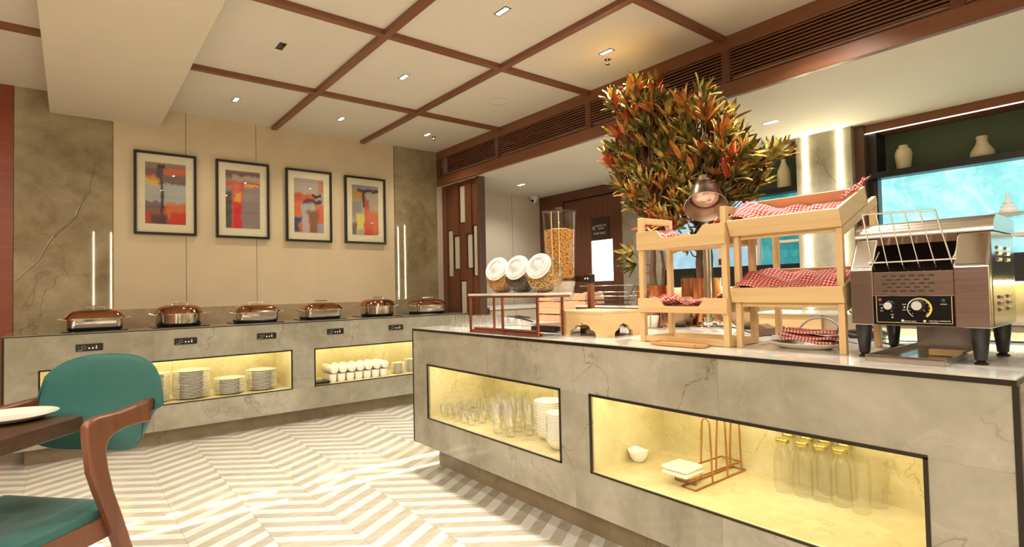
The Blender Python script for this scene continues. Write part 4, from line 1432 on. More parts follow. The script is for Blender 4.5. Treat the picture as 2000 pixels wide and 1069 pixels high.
# tilted glass jars: body axis leans to the viewer, lid faces out
for k, (y, mt, lb) in enumerate(((2.525, 'cornflakes', 'left tilted glass jar of golden flakes'), (2.345, 'chocolate_cereal', 'middle tilted glass jar of brown chocolate cereal'), (2.165, 'granola', 'right tilted glass jar of pale granola next to the tall dispenser'))):
    c = Vector((1.945, y, 1.139 + 0.0935))
    t = thing('cereal_jar', lb + ' on the copper riser', 'jar', (c.x, c.y, 1.1392), group='tilted cereal jars')
    og = (c.x, c.y, 1.1392)
    ax = Vector((-1, -0.25, 0.0)).normalized()
    q = Vector((0, 0, 1)).rotation_difference(ax).to_matrix().to_4x4()
    MB(og).lathe([(0.001, -0.070), (0.060, -0.068), (0.082, -0.055), (0.0925, -0.02), (0.0925, 0.030), (0.088, 0.052), (0.076, 0.066), (0.060, 0.072), (0.001, 0.074)], 36, c, q, cap0=False, cap1=False).obj('glass_body', 'glass', t, smooth=60, fixn=False)
    la = Vector((-0.86, -0.22, 0.46)).normalized()
    ql = Vector((0, 0, 1)).rotation_difference(la).to_matrix().to_4x4()
    lcn = c + Vector((0, 0, 0.016)) + la * 0.056
    MB(og).lathe([(0.064, 0.0), (0.070, 0.004), (0.070, 0.018), (0.060, 0.024), (0.048, 0.024), (0.044, 0.018), (0.030, 0.020), (0.018, 0.032), (0.001, 0.034)], 36, lcn, ql).obj('lid', 'jar_lid_glare', t, smooth=45, fixn=False)
    rb = MB(og)
    for rr_, zz_, tw_ in ((0.070, 0.006, 0.0035), (0.062, 0.023, 0.0018), (0.045, 0.024, 0.0014)):
        rb.tube([lcn + (ql @ Vector((rr_ * math.cos(a * PI / 18), rr_ * math.sin(a * PI / 18), zz_))) for a in range(36)], tw_, 8, True)
    rb.obj('lid_rim', 'jar_rim', t, smooth=60)
    # contents fill the lower part
    fillm = MB(og)
    N = 26
    vs, fs = [], []
    secs = [(-0.050, 0.078), (-0.02, 0.0895), (0.03, 0.0895), (0.050, 0.084), (0.062, 0.074)]
    for s_, r_ in secs:
        for i in range(N):
            a = 2 * PI * i / N
            p = c + (q @ Vector((r_ * math.cos(a), r_ * math.sin(a), s_)))
            lim = c.z - 0.002 + 0.004 * math.sin(a * 5 + s_ * 80)
            if p.z > lim:
                p.z = lim
            vs.append(p)
    for i in range(len(secs) - 1):
        for j in range(N):
            j2 = (j + 1) % N
            fs.append((i * N + j, i * N + j2, (i + 1) * N + j2, (i + 1) * N + j))
    fs.append(tuple(reversed(range(N))))
    fs.append(tuple((len(secs) - 1) * N + j for j in range(N)))
    fo = fillm.add(vs, fs).obj('cereal_fill', mt, t)
    fo['kind'] = 'stuff'

# cereal dispenser
og = (2.24, 2.30, T)
t = thing('cereal_dispenser', 'tall clear cereal dispenser full of golden flakes on a dark brown stand', 'dispenser', og)
dc = Vector((2.237, 2.355, 0))
R0 = 0.092
MB(og).lathe([(R0 * 0.93, 1.215), (R0 * 0.97, 1.40), (R0 * 1.06, 1.600), (R0 * 1.09, 1.604)], 36, dc, cap0=False, cap1=False).obj('hopper', 'acrylic', t, smooth=60, fixn=False)
MB(og).lathe([(R0 * 1.09, 1.604), (R0 * 1.11, 1.606), (R0 * 1.11, 1.612), (R0 * 0.4, 1.616), (0.018, 1.617), (0.014, 1.625), (0.022, 1.634), (0.001, 1.637)], 36, dc, cap0=False).obj('lid', 'acrylic', t, smooth=40)
MB(og).lathe([(R0 * 0.88, 1.22), (R0 * 0.92, 1.40), (R0 * 0.97, 1.500), (R0 * 0.6, 1.507), (0.001, 1.512)], 36, dc).obj('flakes', 'cornflakes', t, smooth=50, kind='stuff')
for a in (200, 225):
    v = Vector((math.cos(R(a)), math.sin(R(a)), 0)) * R0 * 1.0
    MB(og).bar(dc + v + Vector((0, 0, 1.215)), dc + v * 1.07 + Vector((0, 0, 1.60)), 0.004, 0.004).obj('divider_rib', 'gold_line', t)
MB(og).lathe([(R0 * 0.95, 1.200), (R0 * 0.97, 1.203), (R0 * 0.97, 1.222), (R0 * 0.93, 1.224)], 36, dc, cap0=False, cap1=False).obj('collar', 'acrylic', t, smooth=40)
MB(og).lathe([(0.028, 1.085), (0.055, 1.09), (0.078, 1.12), (0.080, 1.16), (0.088, 1.19), (R0 * 0.93, 1.20)], 30, dc, cap0=False, cap1=False).obj('chute', 'milky_plastic', t, smooth=60, fixn=False)
MB(og).lathe([(0.055, 1.142), (0.070, 1.145), (0.072, 1.18), (0.001, 1.185)], 28, dc).obj('dosed_flakes', 'cornflakes', t, smooth=50, kind='stuff')
kn = MB(og)
kp = Vector((2.13, 2.44, 1.128))
for a in range(6):
    v = Vector((0.35, math.cos(a * PI / 3), math.sin(a * PI / 3))) * 0.022
    kn.bar(kp, kp + v, 0.004, 0.010)
kn.cyl(kp - Vector((0.01, 0, 0)), kp + Vector((0.04, -0.03, 0)), 0.006, n=10)
kn.obj('turning_knob', 'plastic_tray_dark', t)
fm = MB(og)
for s in (-1, 1):
    fm.bar((2.290 + s * 0.012, 2.295, 1.212), (2.320 + s * 0.012, 2.225, 1.212), 0.006, 0.030)
fm.bar((2.285, 2.30, 1.229), (2.325, 2.225, 1.229), 0.035, 0.003)
fm.obj('bracket_arm', 'acrylic_arm', t)
MB(og).box(2.300, 2.346, 2.180, 2.232, 1.185, 1.238).obj('clamp', 'black_metal', t, bevel=0.006)
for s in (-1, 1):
    MB(og).lathe([(0.005, 0), (0.001, 0.003)], 10, (2.2995, 2.206 + s * 0.010, 1.213), Matrix.Rotation(R(-90), 4, 'Y')).obj('clamp_screw', 'glow_dot', t)
MB(og).box(2.308, 2.342, 2.184, 2.212, T + 0.0415, 1.186).obj('stand_post', 'copper_dark', t, bevel=0.003)
MB(og).box(2.09, 2.36, 2.155, 2.46, T + 0.036, T + 0.041).obj('base_lid', 'steel', t, bevel=0.002)
MB(og).box(2.106, 2.35, 2.16, 2.45, T, T + 0.036).obj('base', 'chrome', t, bevel=0.004)
MB(og).box(2.085, 2.105, 2.25, 2.45, T + 0.006, T + 0.030).obj('base_band', 'black_metal', t)

# wooden crates stacked behind
for k, (x0, x1, y0, y1, z0, z1, lb) in enumerate(((2.86, 3.06, 3.03, 3.29, T, T + 0.095, 'lower slatted pine crate behind the cereal jars'), (2.87, 3.07, 3.04, 3.29, T + 0.0955, T + 0.195, 'upper slatted pine crate behind the cereal jars'),
                                              (2.86, 3.06, 2.76, 3.00, T, T + 0.10, 'lower pine crate behind the dispenser post'), (2.86, 3.06, 2.76, 3.00, T + 0.1005, T + 0.205, 'upper pine crate behind the dispenser post'))):
    og = ((x0 + x1) / 2, (y0 + y1) / 2, z0)
    t = thing('wooden_crate', lb, 'crate', og, group='small pine crates on the island')
    h = (z1 - z0 - 0.008) / 2
    for j in range(2):
        za = z0 + j * (h + 0.008)
        for a in ((x0, x0 + 0.012, y0, y1), (x1 - 0.012, x1, y0, y1), (x0 + 0.012, x1 - 0.012, y0, y0 + 0.012), (x0 + 0.012, x1 - 0.012, y1 - 0.012, y1)):
            MB(og).box(*a, za, za + h).obj('board', 'pine_pink', t, bevel=0.002)
    for cx, cy in ((x0 + 0.012, y0 + 0.012), (x1 - 0.032, y0 + 0.012), (x0 + 0.012, y1 - 0.032), (x1 - 0.032, y1 - 0.032)):
        MB(og).box(cx + 0.0002, cx + 0.02, cy + 0.0002, cy + 0.02, z0, z1).obj('corner_post', 'walnut_z', t)
    MB(og).box(x0 + 0.0125, x1 - 0.0125, y0 + 0.0125, y1 - 0.0125, z0, z0 + 0.006).obj('bottom', 'pine_pink', t)

# second copper riser with wire basket
og = (2.86, 2.44, T)
t = thing('copper_riser_shelf', 'copper-framed marble shelf carrying the black wire basket behind the pine stool', 'riser', og)
MB(og).box(2.70, 2.87, 2.13, 2.70, 1.030, 1.042).obj('shelf', 'stone_top', t, bevel=0.002)
ft = MB(og)
for x in (2.707, 2.863):
    ft.box(x - 0.006, x + 0.006, 2.132, 2.698, 1.014, 1.0295)
for y in (2.137, 2.693):
    ft.box(2.7135, 2.8565, y - 0.005, y + 0.005, 1.014, 1.0295)
ft.obj('top_frame', 'copper', t)
for x in (2.707, 2.863):
    for y in (2.137, 2.693):
        MB(og).box(x - 0.005, x + 0.005, y - 0.0049, y + 0.0049, T, 1.0138).obj('post', 'copper_dark', t)
og = (2.785, 2.45, 1.0422)
t = thing('wire_basket', 'empty black and silver wire basket on the copper-edged marble shelf', 'basket', og)
lv = [(0.003, 0.055, 0.13), (0.030, 0.062, 0.15), (0.058, 0.068, 0.17), (0.085, 0.074, 0.19), (0.128, 0.080, 0.22)]


def ring(hx, hy, z, r=0.02):
    o = []
    for cx, cy, a0 in ((hx - r, hy - r, 0), (-hx + r, hy - r, 90), (-hx + r, -hy + r, 180), (hx - r, -hy + r, 270)):
        for k in range(4):
            a = R(a0 + 30 * k)
            o.append((og[0] + cx + r * math.cos(a), og[1] + cy + r * math.sin(a), og[2] + z))
    return o


for k, (z, hx, hy) in enumerate(lv):
    MB(og).tube(ring(hx, hy, z + 0.002), 0.0026, 6, True).obj('hoop', 'chrome' if k > 1 else 'black_metal', t, smooth=60)
for fy in (-0.6, 0.0, 0.6):
    for s in (-1, 1):
        MB(og).tube([(og[0] + s * hx_, og[1] + fy * hy_, og[2] + z + 0.002) for z, hx_, hy_ in lv], 0.0026, 6).obj('rib', 'black_metal', t, smooth=60)
bw = MB(og)
for k in range(-4, 5):
    bw.tube([(og[0] + k * 0.012, og[1] - 0.125, og[2] + 0.005), (og[0] + k * 0.012, og[1] + 0.125, og[2] + 0.005)], 0.0015, 5)
bw.obj('bottom_wires', 'black_metal', t, smooth=60)

# pine stool with arched cut-outs
og = (2.165, 1.985, T)
t = thing('pine_riser_stool', 'pale pine riser with arched cut-outs and tiny notches in its sides', 'riser', og)
HT = 0.128


def arch(a0, a1, z0, z1):
    """outline of a side board with a pointed arch cut out of the foot"""
    L = a1 - a0
    c = (a0 + a1) / 2
    h = L * 0.25
    o = [(a0, z0), (a0, z1), (a1, z1), (a1, z0), (c + h * 1.18, z0)]
    o += [(c + h * 1.12, z0 + 0.022), (c + h * 0.95, z0 + 0.030), (c + h * 0.72, z0 + 0.034), (c + h * 0.62, z0 + 0.050), (c + h * 0.45, z0 + 0.057), (c + 0.012, z0 + 0.060), (c + 0.004, z0 + 0.064), (c, z0 + 0.072)]
    o += [(c - 0.004, z0 + 0.064), (c - 0.012, z0 + 0.060), (c - h * 0.45, z0 + 0.057), (c - h * 0.62, z0 + 0.050), (c - h * 0.72, z0 + 0.034), (c - h * 0.95, z0 + 0.030), (c - h * 1.12, z0 + 0.022), (c - h * 1.18, z0)]
    return o


SX0, SX1, SY0, SY1 = 2.030, 2.300, 1.828, 2.142
MB(og).prism(arch(SY0, SY1, T, T + HT - 0.014), SX0, SX0 + 0.016, 'x').obj('side_board', 'pine_y', t)
MB(og).prism(arch(SY0, SY1, T, T + HT - 0.014), SX1 - 0.016, SX1, 'x').obj('side_board', 'pine_y', t)
MB(og).prism(arch(SX0 + 0.0165, SX1 - 0.0165, T, T + HT - 0.014), SY0, SY0 + 0.016, 'y').obj('side_board', 'pine_x', t)
MB(og).prism(arch(SX0 + 0.0165, SX1 - 0.0165, T, T + HT - 0.014), SY1 - 0.016, SY1, 'y').obj('side_board', 'pine_x', t)
MB(og).box(SX0, SX1, SY0, SY1, T + HT - 0.0138, T + HT).obj('top_board', 'pine_y', t, bevel=0.002)
og = (2.17, 1.99, T)
t = thing('metal_clip_box', 'small silver metal box with a black knob under the pine riser', 'box', og)
MB(og).box(2.10, 2.22, 1.90, 2.07, T, T + 0.035).obj('box', 'steel', t, bevel=0.003)
MB(og).lathe([(0.006, 0), (0.006, 0.006), (0.001, 0.008)], 10, (2.0998, 1.97, T + 0.022), Matrix.Rotation(R(-90), 4, 'Y')).obj('knob', 'black', t)

# tongs lying on a card stand behind the front riser
og = (2.35, 2.85, T)
t = thing('serving_tongs', 'black serving tongs resting on a small white stand behind the copper riser', 'tongs', og)
MB(og).box(2.32, 2.40, 2.93, 3.03, T, T + 0.050).obj('stand', 'white_plastic', t, bevel=0.003)
MB(og).tube([(2.36, 3.00, T + 0.055), (2.35, 2.88, T + 0.062), (2.34, 2.76, T + 0.058)], [0.008, 0.008, 0.005], 8).obj('upper_arm', 'black', t, smooth=60)
MB(og).tube([(2.37, 3.00, T + 0.055), (2.37, 2.88, T + 0.050), (2.37, 2.77, T + 0.030)], [0.008, 0.008, 0.005], 8).obj('lower_arm', 'black', t, smooth=60)


# ------------------------------------------------------------------ pine bread racks


def cloth(name, fn, uv, label, n=(18, 14), loc=(0, 0, 0), thick=0.003, cat='napkin'):
    o = MB(loc).grid(n[0], n[1], fn, uv).obj(name, 'gingham', smooth=80, solid=thick, fixn=False)
    tag(o, label, cat, 'red gingham cloths')
    return o


og = (2.13, 1.37, T)
t = thing('small_bread_rack', 'narrow pine bread rack with two notched trays left of the warming lamp', 'rack', og)
fx0, fx1, ya, yb = 2.005, 2.235, 1.168, 1.598
PZ = 1.470


def post(x, y, z0, z1, s=0.024):
    MB(og).box(x, x + s, y - s / 2, y + s / 2, z0, z1).obj('post', 'pine_z', t, bevel=0.002)


for y in (yb - 0.012, ya + 0.012):
    post(fx0, y, T, PZ)
    post(fx1 - 0.024, y, T, PZ)
    MB(og).box(fx0 + 0.0245, fx1 - 0.0245, y - 0.012, y + 0.012, PZ - 0.026, PZ).obj('top_rail', 'pine_x', t, bevel=0.002)
    MB(og).box(fx0 + 0.0245, fx1 - 0.0245, y - 0.012, y + 0.012, T + 0.002, T + 0.026).obj('foot_rail', 'pine_x', t, bevel=0.002)
for x in (fx0 + 0.004, fx1 - 0.020):
    MB(og).box(x, x + 0.016, ya + 0.0245, yb - 0.0245, T + 0.002, T + 0.028).obj('stretcher', 'pine_y', t, bevel=0.002)
for z0, nm in ((1.322, 'upper'), (1.046, 'lower')):
    h = 0.082 if nm == 'upper' else 0.062
    tr = MB(og).box(fx0 + 0.012, fx1 - 0.012, ya + 0.0245, yb - 0.0245, z0 + 0.004, z0 + 0.012).obj('tray', 'pine_y', t)
    nz = z0 + h - 0.034
    fo = [(ya + 0.0, z0), (yb, z0), (yb, z0 + h), (1.490, z0 + h), (1.462, nz), (1.292, nz), (1.262, z0 + h), (ya + 0.0, z0 + h)]
    for x in (fx0 - 0.012, fx1 + 0.0005):
        q = MB(og)
        q.prism(fo, x, x + 0.0115, 'x')
        q.obj('notched_board', 'pine_y', tr, bevel=0.001)
    for y in (ya + 0.025, yb - 0.035):
        MB(og).box(fx0 + 0.0245, fx1 - 0.0245, y, y + 0.010, z0 + 0.0122, z0 + h).obj('end_board', 'pine_x', tr)


def wav(u, v, s=1.0, ph=0.0):
    return 0.004 * s * math.sin(u * 17 + ph) * math.cos(v * 13 + ph * 2) + 0.003 * s * math.sin(u * 7 + v * 21 + ph)


def lining(x0, x1, y0, y1, z, bulge, ph):
    def f(u, v):
        e = max(0, abs(v - 0.5) * 2 - 0.72) / 0.28
        return (x0 + (x1 - x0) * u, y0 + (y1 - y0) * v, z + wav(u, v, 1.6, ph) + bulge * e ** 1.2 + 0.012 * math.exp(-((v - 0.62) ** 2) / 0.02) + 0.012 * (abs(u - 0.5) * 2) ** 3)
    return f


cloth('gingham_cloth', lining(fx0 + 0.006, fx1 - 0.012, ya + 0.040, yb - 0.042, 1.354, 0.060, 0.3), (14, 22), 'red gingham cloth lining the upper tray of the narrow rack', loc=(2.12, 1.38, 1.34))
cloth('gingham_cloth', lining(fx0 + 0.006, fx1 - 0.012, ya + 0.040, yb - 0.042, 1.078, 0.036, 1.7), (14, 22), 'red gingham cloth lining the lower tray of the narrow rack', loc=(2.12, 1.38, 1.06))

# wide rack with tilted trays
og = (2.2, 0.96, T)
t = thing('wide_bread_rack', 'wide pine bread rack with two tilted trays beside the conveyor toaster', 'rack', og)
LX, BX, WA, WB = 2.040, 2.375, 0.765, 1.158
for x, y, z1 in ((LX, WB - 0.011, 1.385), (LX, WA + 0.011, 1.392), (BX - 0.022, WB - 0.011, 1.475), (BX - 0.022, WA + 0.011, 1.475)):
    MB(og).box(x, x + 0.022, y - 0.011, y + 0.011, T, z1).obj('post', 'pine_z', t, bevel=0.0015)
TL = math.atan2(0.100, 0.245)
for z0, nm in ((1.350, 'upper'), (1.092, 'lower')):
    h = 0.062 if nm == 'upper' else 0.055
    ln = 0.262
    base = Vector((LX - 0.014, 0, z0))
    Mx = Matrix.Translation(base) @ Matrix.Rotation(-(TL if nm == 'upper' else R(17)), 4, 'Y')
    # Mx maps local x (depth) up the tilt
    tr = MB(og).box(0.012, ln - 0.012, WA + 0.006, WB - 0.006, 0, 0.007, Mx).obj('tray', 'pine_y', t)
    MB(og).box(0, 0.0115, WA - 0.006, WB + 0.006, -0.002, h, Mx).obj('front_board', 'pine_y', tr, bevel=0.0015)
    MB(og).box(ln - 0.0115, ln, WA - 0.006, WB + 0.006, -0.002, h, Mx).obj('back_board', 'pine_inside_shade', tr, bevel=0.0015)
    for y in (WA - 0.006, WB - 0.006):
        MB(og).box(0.012, ln - 0.012, y, y + 0.012, -0.002, h, Mx).obj('side_board', 'pine_x', tr, bevel=0.0015)
    for y in (WA + 0.006, WB - 0.006):
        a = Mx @ Vector((0.02, y, -0.022))
        b_ = Mx @ Vector((0.36 if nm == 'upper' else 0.34, y, -0.022))
        MB(og).bar(a, b_, 0.016, 0.034).obj('side_rail', 'pine_x', t, bevel=0.0015)
    a = Mx @ Vector((0.030, WA + 0.022, -0.016))
    b_ = Mx @ Vector((0.030, WB - 0.022, -0.016))
    MB(og).bar(a, b_, 0.016, 0.024).obj('cross_rail', 'pine_y', t, bevel=0.0015)
    if nm == 'upper':
        MU = Mx
    else:
        ML = Mx


def lin2(Mx, z, ph, left, right, lift):
    def f(u, v):
        # u: depth 0..1, v: 0 right side (small Y) .. 1 left side
        x = 0.016 + 0.226 * u
        y = WA + 0.012 + (WB - WA - 0.024) * v
        zz = z + wav(u, v, 1.8, ph)
        zz += left * max(0, (v - 0.62) / 0.38) ** 1.2 * (0.55 + 0.45 * math.sin(u * 3 + 0.5))
        zz += right * max(0, (0.14 - v) / 0.14) ** 1.5 * (u ** 2)
        zz += lift
        return Mx @ Vector((x, y, zz))
    return f


cloth('gingham_cloth', lin2(MU, 0.022, 0.9, 0.072, 0.012, 0.0), (20, 30), 'pale-lit gingham cloth heaped in the upper tilted tray of the wide rack', (22, 26), (2.15, 0.96, 1.38))
cloth('gingham_cloth', lin2(ML, 0.040, 2.1, 0.030, 0.02, 0.008), (20, 30), 'red gingham cloth filling the lower tilted tray of the wide rack', (22, 26), (2.15, 0.96, 1.13))


def corner_left(u, v):
    x, y = LX - 0.020 + 0.07 * u, 1.158 + 0.020 * v - 0.05 * u
    z = 1.425 - 0.045 * v ** 2 + 0.006 * math.sin(u * 9) + 0.012 * u
    return (x, y, z)


def corner_right(u, v):
    p = MU @ Vector((0.13 + 0.15 * u, WA + 0.024 - 0.035 * u + 0.018 * (v - 0.5) * (1 + 0.5 * math.sin(u * 14)), 0.066 + 0.020 * u + 0.006 * math.sin(v * 6 + u * 8)))
    return p


cloth('gingham_cloth', corner_left, (3, 3), 'gingham cloth corner hanging over the front left edge of the wide rack', (8, 8), (2.03, 1.15, 1.40))
cloth('gingham_cloth', corner_right, (10, 4), 'twisted gingham napkin end sticking up at the back right of the wide rack', (16, 8), (2.3, 0.74, 1.5))

# wooden tray leaning flat on the counter in front of the narrow rack
og = (1.955, 1.41, T)
t = thing('small_wooden_tray', 'thin brown wooden tray lying in front of the narrow bread rack', 'tray', og)
o2 = [(1.897, 1.43), (1.912, 1.47), (1.982, 1.475), (1.987, 1.245), (1.935, 1.225), (1.897, 1.25)]
MB(og).prism(o2, T + 0.004, T + 0.008, 'z').obj('tray_floor', 'tray_wood', t)
rim = MB(og)
for k in range(len(o2)):
    a, b_ = o2[k], o2[(k + 1) % len(o2)]
    rim.bar((a[0], a[1], T + 0.008), (b_[0], b_[1], T + 0.008), 0.006, 0.012)
rim.obj('rim', 'tray_wood', t)
MB(og).box(1.92, 1.975, 1.26, 1.45, T, T + 0.0038).obj('foot', 'plastic_tray_dark', t)

# plate with folded gingham napkins between rack legs
og = (2.17, 0.955, T)
t = thing('oval_platter', 'cream oval platter under the folded gingham napkins on the island', 'platter', og)
MB(og).lathe([(0.085, 0), (0.09, 0.002), (0.13, 0.014), (0.142, 0.021), (0.136, 0.023), (0.085, 0.008), (0.001, 0.007)], 36, og, Matrix.Diagonal((0.72, 1.0, 1, 1))).obj('dish', 'mug_ceramic', t, smooth=60)
og = (2.22, 1.02, T + 0.0235)
o = MB(og).prism([(2.17, 0.99), (2.17, 1.085), (2.25, 1.085), (2.25, 0.99)], T + 0.0242, T + 0.042, 'z').obj('folded_white_napkin', 'print_white', bevel=0.004)
tag(o, 'folded plain white napkin on the left of the platter', 'napkin')
for k in range(3):
    def f(u, v, k=k):
        y = 1.03 - 0.19 * v + 0.01 * math.sin(k * 2 + u * 5)
        x = 2.125 + 0.095 * u
        return (x, y, T + 0.0300 + 0.0150 * k + 0.006 * math.sin(v * 5 + k) + 0.003 * math.sin(u * 13 + v * 7 + k) + (0.008 * math.sin(v * 3.1) if k == 2 else 0))
    cloth('gingham_napkin', f, (7, 16), 'folded red gingham napkin on the platter, %s of the pile' % ('bottom', 'middle', 'top')[k], (10, 16), (2.17, 0.935, T + 0.024), 0.009)

# cables
for nm, mt, r, pts, lb in (
    ('power_cable', 'cable_grey', 0.0042, [(2.42, 1.20, T + 0.004), (2.46, 1.13, T + 0.03), (2.44, 1.06, T + 0.085), (2.42, 0.99, T + 0.100), (2.40, 0.93, T + 0.075), (2.39, 0.90, T + 0.02), (2.40, 0.86, T + 0.005)], 'grey power cable looping up behind the folded napkins'),
    ('power_cable', 'cable_black', 0.0042, [(2.62, 1.02, T + 0.02), (2.60, 0.98, T + 0.11), (2.58, 0.95, T + 0.15), (2.57, 0.90, T + 0.10), (2.57, 0.84, T + 0.04), (2.58, 0.80, T + 0.03), (2.60, 0.88, T + 0.06), (2.61, 0.96, T + 0.12)], 'black power cable in a tall upright loop behind the wide rack'),
    ('power_cable', 'cable_black', 0.004, [(2.44, 1.30, T + 0.004), (2.50, 1.15, T + 0.03), (2.48, 1.0, T + 0.045), (2.46, 0.88, T + 0.03), (2.44, 0.76, T + 0.005), (2.50, 0.66, T + 0.004)], 'black power cable running low behind the platter toward the toaster'),
    ('power_cable', 'cable_black', 0.004, [(2.78, 0.62, T + 0.004), (2.80, 0.45, T + 0.004), (2.84, 0.31, T + 0.004)], 'black cable lying straight on the counter right of the toaster'),
    ('power_cable', 'cable_green', 0.003, [(2.66, 0.86, T + 0.012), (2.60, 0.80, T + 0.006), (2.62, 0.73, T + 0.004), (2.70, 0.66, T + 0.004)], 'thin green cable seen between the toaster legs'),
    ('power_cable', 'cable_black', 0.004, [(2.66, 1.62, T + 0.03), (2.62, 1.50, T + 0.028), (2.60, 1.38, T + 0.006), (2.60, 1.25, T + 0.004)], 'black cable trailing from the warming lamp base')):
    # smooth the path
    P_ = [Vector(p) for p in pts]
    sm = []
    for i in range(len(P_) - 1):
        p0, p1, p2, p3 = P_[max(i - 1, 0)], P_[i], P_[i + 1], P_[min(i + 2, len(P_) - 1)]
        for j in range(6):
            s_ = j / 6
            sm.append(0.5 * ((2 * p1) + (-p0 + p2) * s_ + (2 * p0 - 5 * p1 + 4 * p2 - p3) * s_ ** 2 + (-p0 + 3 * p1 - 3 * p2 + p3) * s_ ** 3))
    sm.append(P_[-1])
    tag(MB(tuple(pts[0])).tube(sm, r, 8).obj(nm, mt, smooth=60), lb, 'cable')
og = (2.63, 1.30, T)
tag(MB(og).prism([(1.24, T), (1.37, T), (1.36, T + 0.030), (1.335, T + 0.055), (1.30, T + 0.038), (1.25, T + 0.045)], 2.56, 2.64, 'x').obj('paper_bag', 'paper_brown', bevel=0.006), 'crumpled dark brown paper bag behind the wide rack', 'bag')
tag(MB((2.62, 0.90, T)).box(2.66, 2.72, 0.86, 0.99, T, T + 0.036).obj('power_strip', 'black', bevel=0.006), 'black power strip beside the upright cable loop', 'power strip')
# long pine riser behind
og = (2.79, 1.25, T)
t = thing('long_pine_riser', 'long pine riser box with a pale top behind the wide rack', 'riser', og)
MB(og).box(2.74, 2.99, 1.13, 1.43, T, T + 0.092).obj('body', 'pine_y', t, bevel=0.002)
MB(og).box(2.73, 3.00, 0.98, 1.44, T + 0.0925, T + 0.103).obj('top_board', 'stone_top', t, bevel=0.002)
MB(og).box(2.76, 2.98, 0.985, 1.1295, T, T + 0.092).obj('end_box', 'panel_grey', t, bevel=0.002)

# ------------------------------------------------------------------ warming lamp
og = (2.90, 1.813, T)
t = thing('warming_lamp', 'chrome warming lamp with a bell shade on a tall pole in front of the tree', 'lamp', og)
MB(og).lathe([(0.115, 0), (0.118, 0.006), (0.112, 0.012), (0.055, 0.018), (0.050, 0.030), (0.040, 0.036)], 40, og).obj('base', 'chrome', t, smooth=40)
MB(og).lathe([(0.034, 0.036), (0.034, 0.055), (0.022, 0.060)], 28, og).obj('collar', 'chrome', t, smooth=40)
MB(og).lathe([(0.0215, 0.060), (0.0215, 0.60)], 24, og).obj('lower_pole', 'lamp_steel', t, smooth=40)
MB(og).lathe([(0.013, 0.6002), (0.013, 0.72)], 20, og).obj('upper_pole', 'chrome', t, smooth=40)
oc = Vector((2.785, 1.738, 1.600))
dax = (Vector((-0.55, -0.36, 0)).normalized() * 0.60 + Vector((0, 0, -0.80))).normalized()
q = Vector((0, 0, 1)).rotation_difference(dax).to_matrix().to_4x4()
RS = 0.118
L = 0.225
c0 = oc - dax * L
sh = MB(og)
sh.lathe([(0.001, 0.0), (0.040, 0.002), (0.046, 0.008), (0.047, 0.055)], 40, c0, q, cap1=False)
sh.obj('cap', 'lamp_steel', t, smooth=40)
MB(og).lathe([(0.047, 0.055), (0.066, 0.070), (0.078, 0.090), (0.088, 0.14), (0.104, 0.200), (RS, L), (RS + 0.002, L + 0.003), (RS - 0.002, L + 0.003)], 44, c0, q, cap0=False, cap1=False).obj('bell_shade', 'lamp_steel', t, smooth=40)
MB(og).lathe([(RS - 0.002, L + 0.0025), (RS - 0.004, L - 0.001), (0.099, 0.198), (0.082, 0.14), (0.074, 0.110), (0.001, 0.105)], 44, c0, q, cap0=False, cap1=False).obj('inner_reflector', 'shade_inner', t, smooth=40)
MB(og).lathe([(0.074, 0.150), (0.072, 0.158), (0.060, 0.170), (0.030, 0.182), (0.001, 0.185)], 36, c0, q, cap0=False).obj('bulb', 'lamp_inside', t, smooth=60)
MB(og).tube([(2.90, 1.813, T + 0.72), (2.90, 1.813, T + 0.84), (2.87, 1.795, T + 0.895), tuple(c0 + dax * 0.02), ], 0.010, 10).obj('gooseneck', 'chrome', t, smooth=60)

# metal bowls on the counter round the lamp
for x, y, r, lb, mt in ((2.86, 1.985, 0.108, 'brown metal bowl left of the lamp pole', 'brass_bowl'), (2.93, 1.60, 0.108, 'brown metal bowl right of the lamp pole', 'brass_bowl')):
    og = (x, y, T)
    o = MB(og).lathe([(0.034, 0), (0.036, 0.003), (0.064, 0.018), (0.090, 0.050), (r, 0.092), (r + 0.003, 0.095), (r - 0.004, 0.094), (0.084, 0.052), (0.05, 0.018), (0.001, 0.012)], 36, og).obj('metal_bowl', mt, smooth=60)
    tag(o, lb, 'bowl', 'brown metal bowls by the lamp')

# copper wire cup stand
og = (2.70, 2.065, T)
t = thing('wire_cup_stand', 'round copper wire stand holding white cups left of the brown bowl', 'stand', og)
for z, r in ((0.003, 0.060), (0.11, 0.05)):
    MB(og).tube([(og[0] + r * math.cos(a * PI / 12), og[1] + r * math.sin(a * PI / 12), T + z) for a in range(24)], 0.003, 6, True).obj('hoop', 'copper_wire', t, smooth=60)
for a in range(4):
    b_ = a * PI / 2 + 0.5
    MB(og).tube([(og[0] + 0.060 * math.cos(b_), og[1] + 0.060 * math.sin(b_), T + 0.003), (og[0] + 0.05 * math.cos(b_), og[1] + 0.05 * math.sin(b_), T + 0.11)], 0.003, 6).obj('upright', 'copper_wire', t, smooth=60)
o = MB((2.70, 2.065, T)).lathe([(0.03, 0.0), (0.032, 0.002), (0.044, 0.07), (0.041, 0.07), (0.028, 0.006), (0.001, 0.005)], 24, (2.70, 2.065, T)).obj('white_cup', 'ceramic', smooth=60)
tag(o, 'white cup inside the copper wire stand', 'cup')

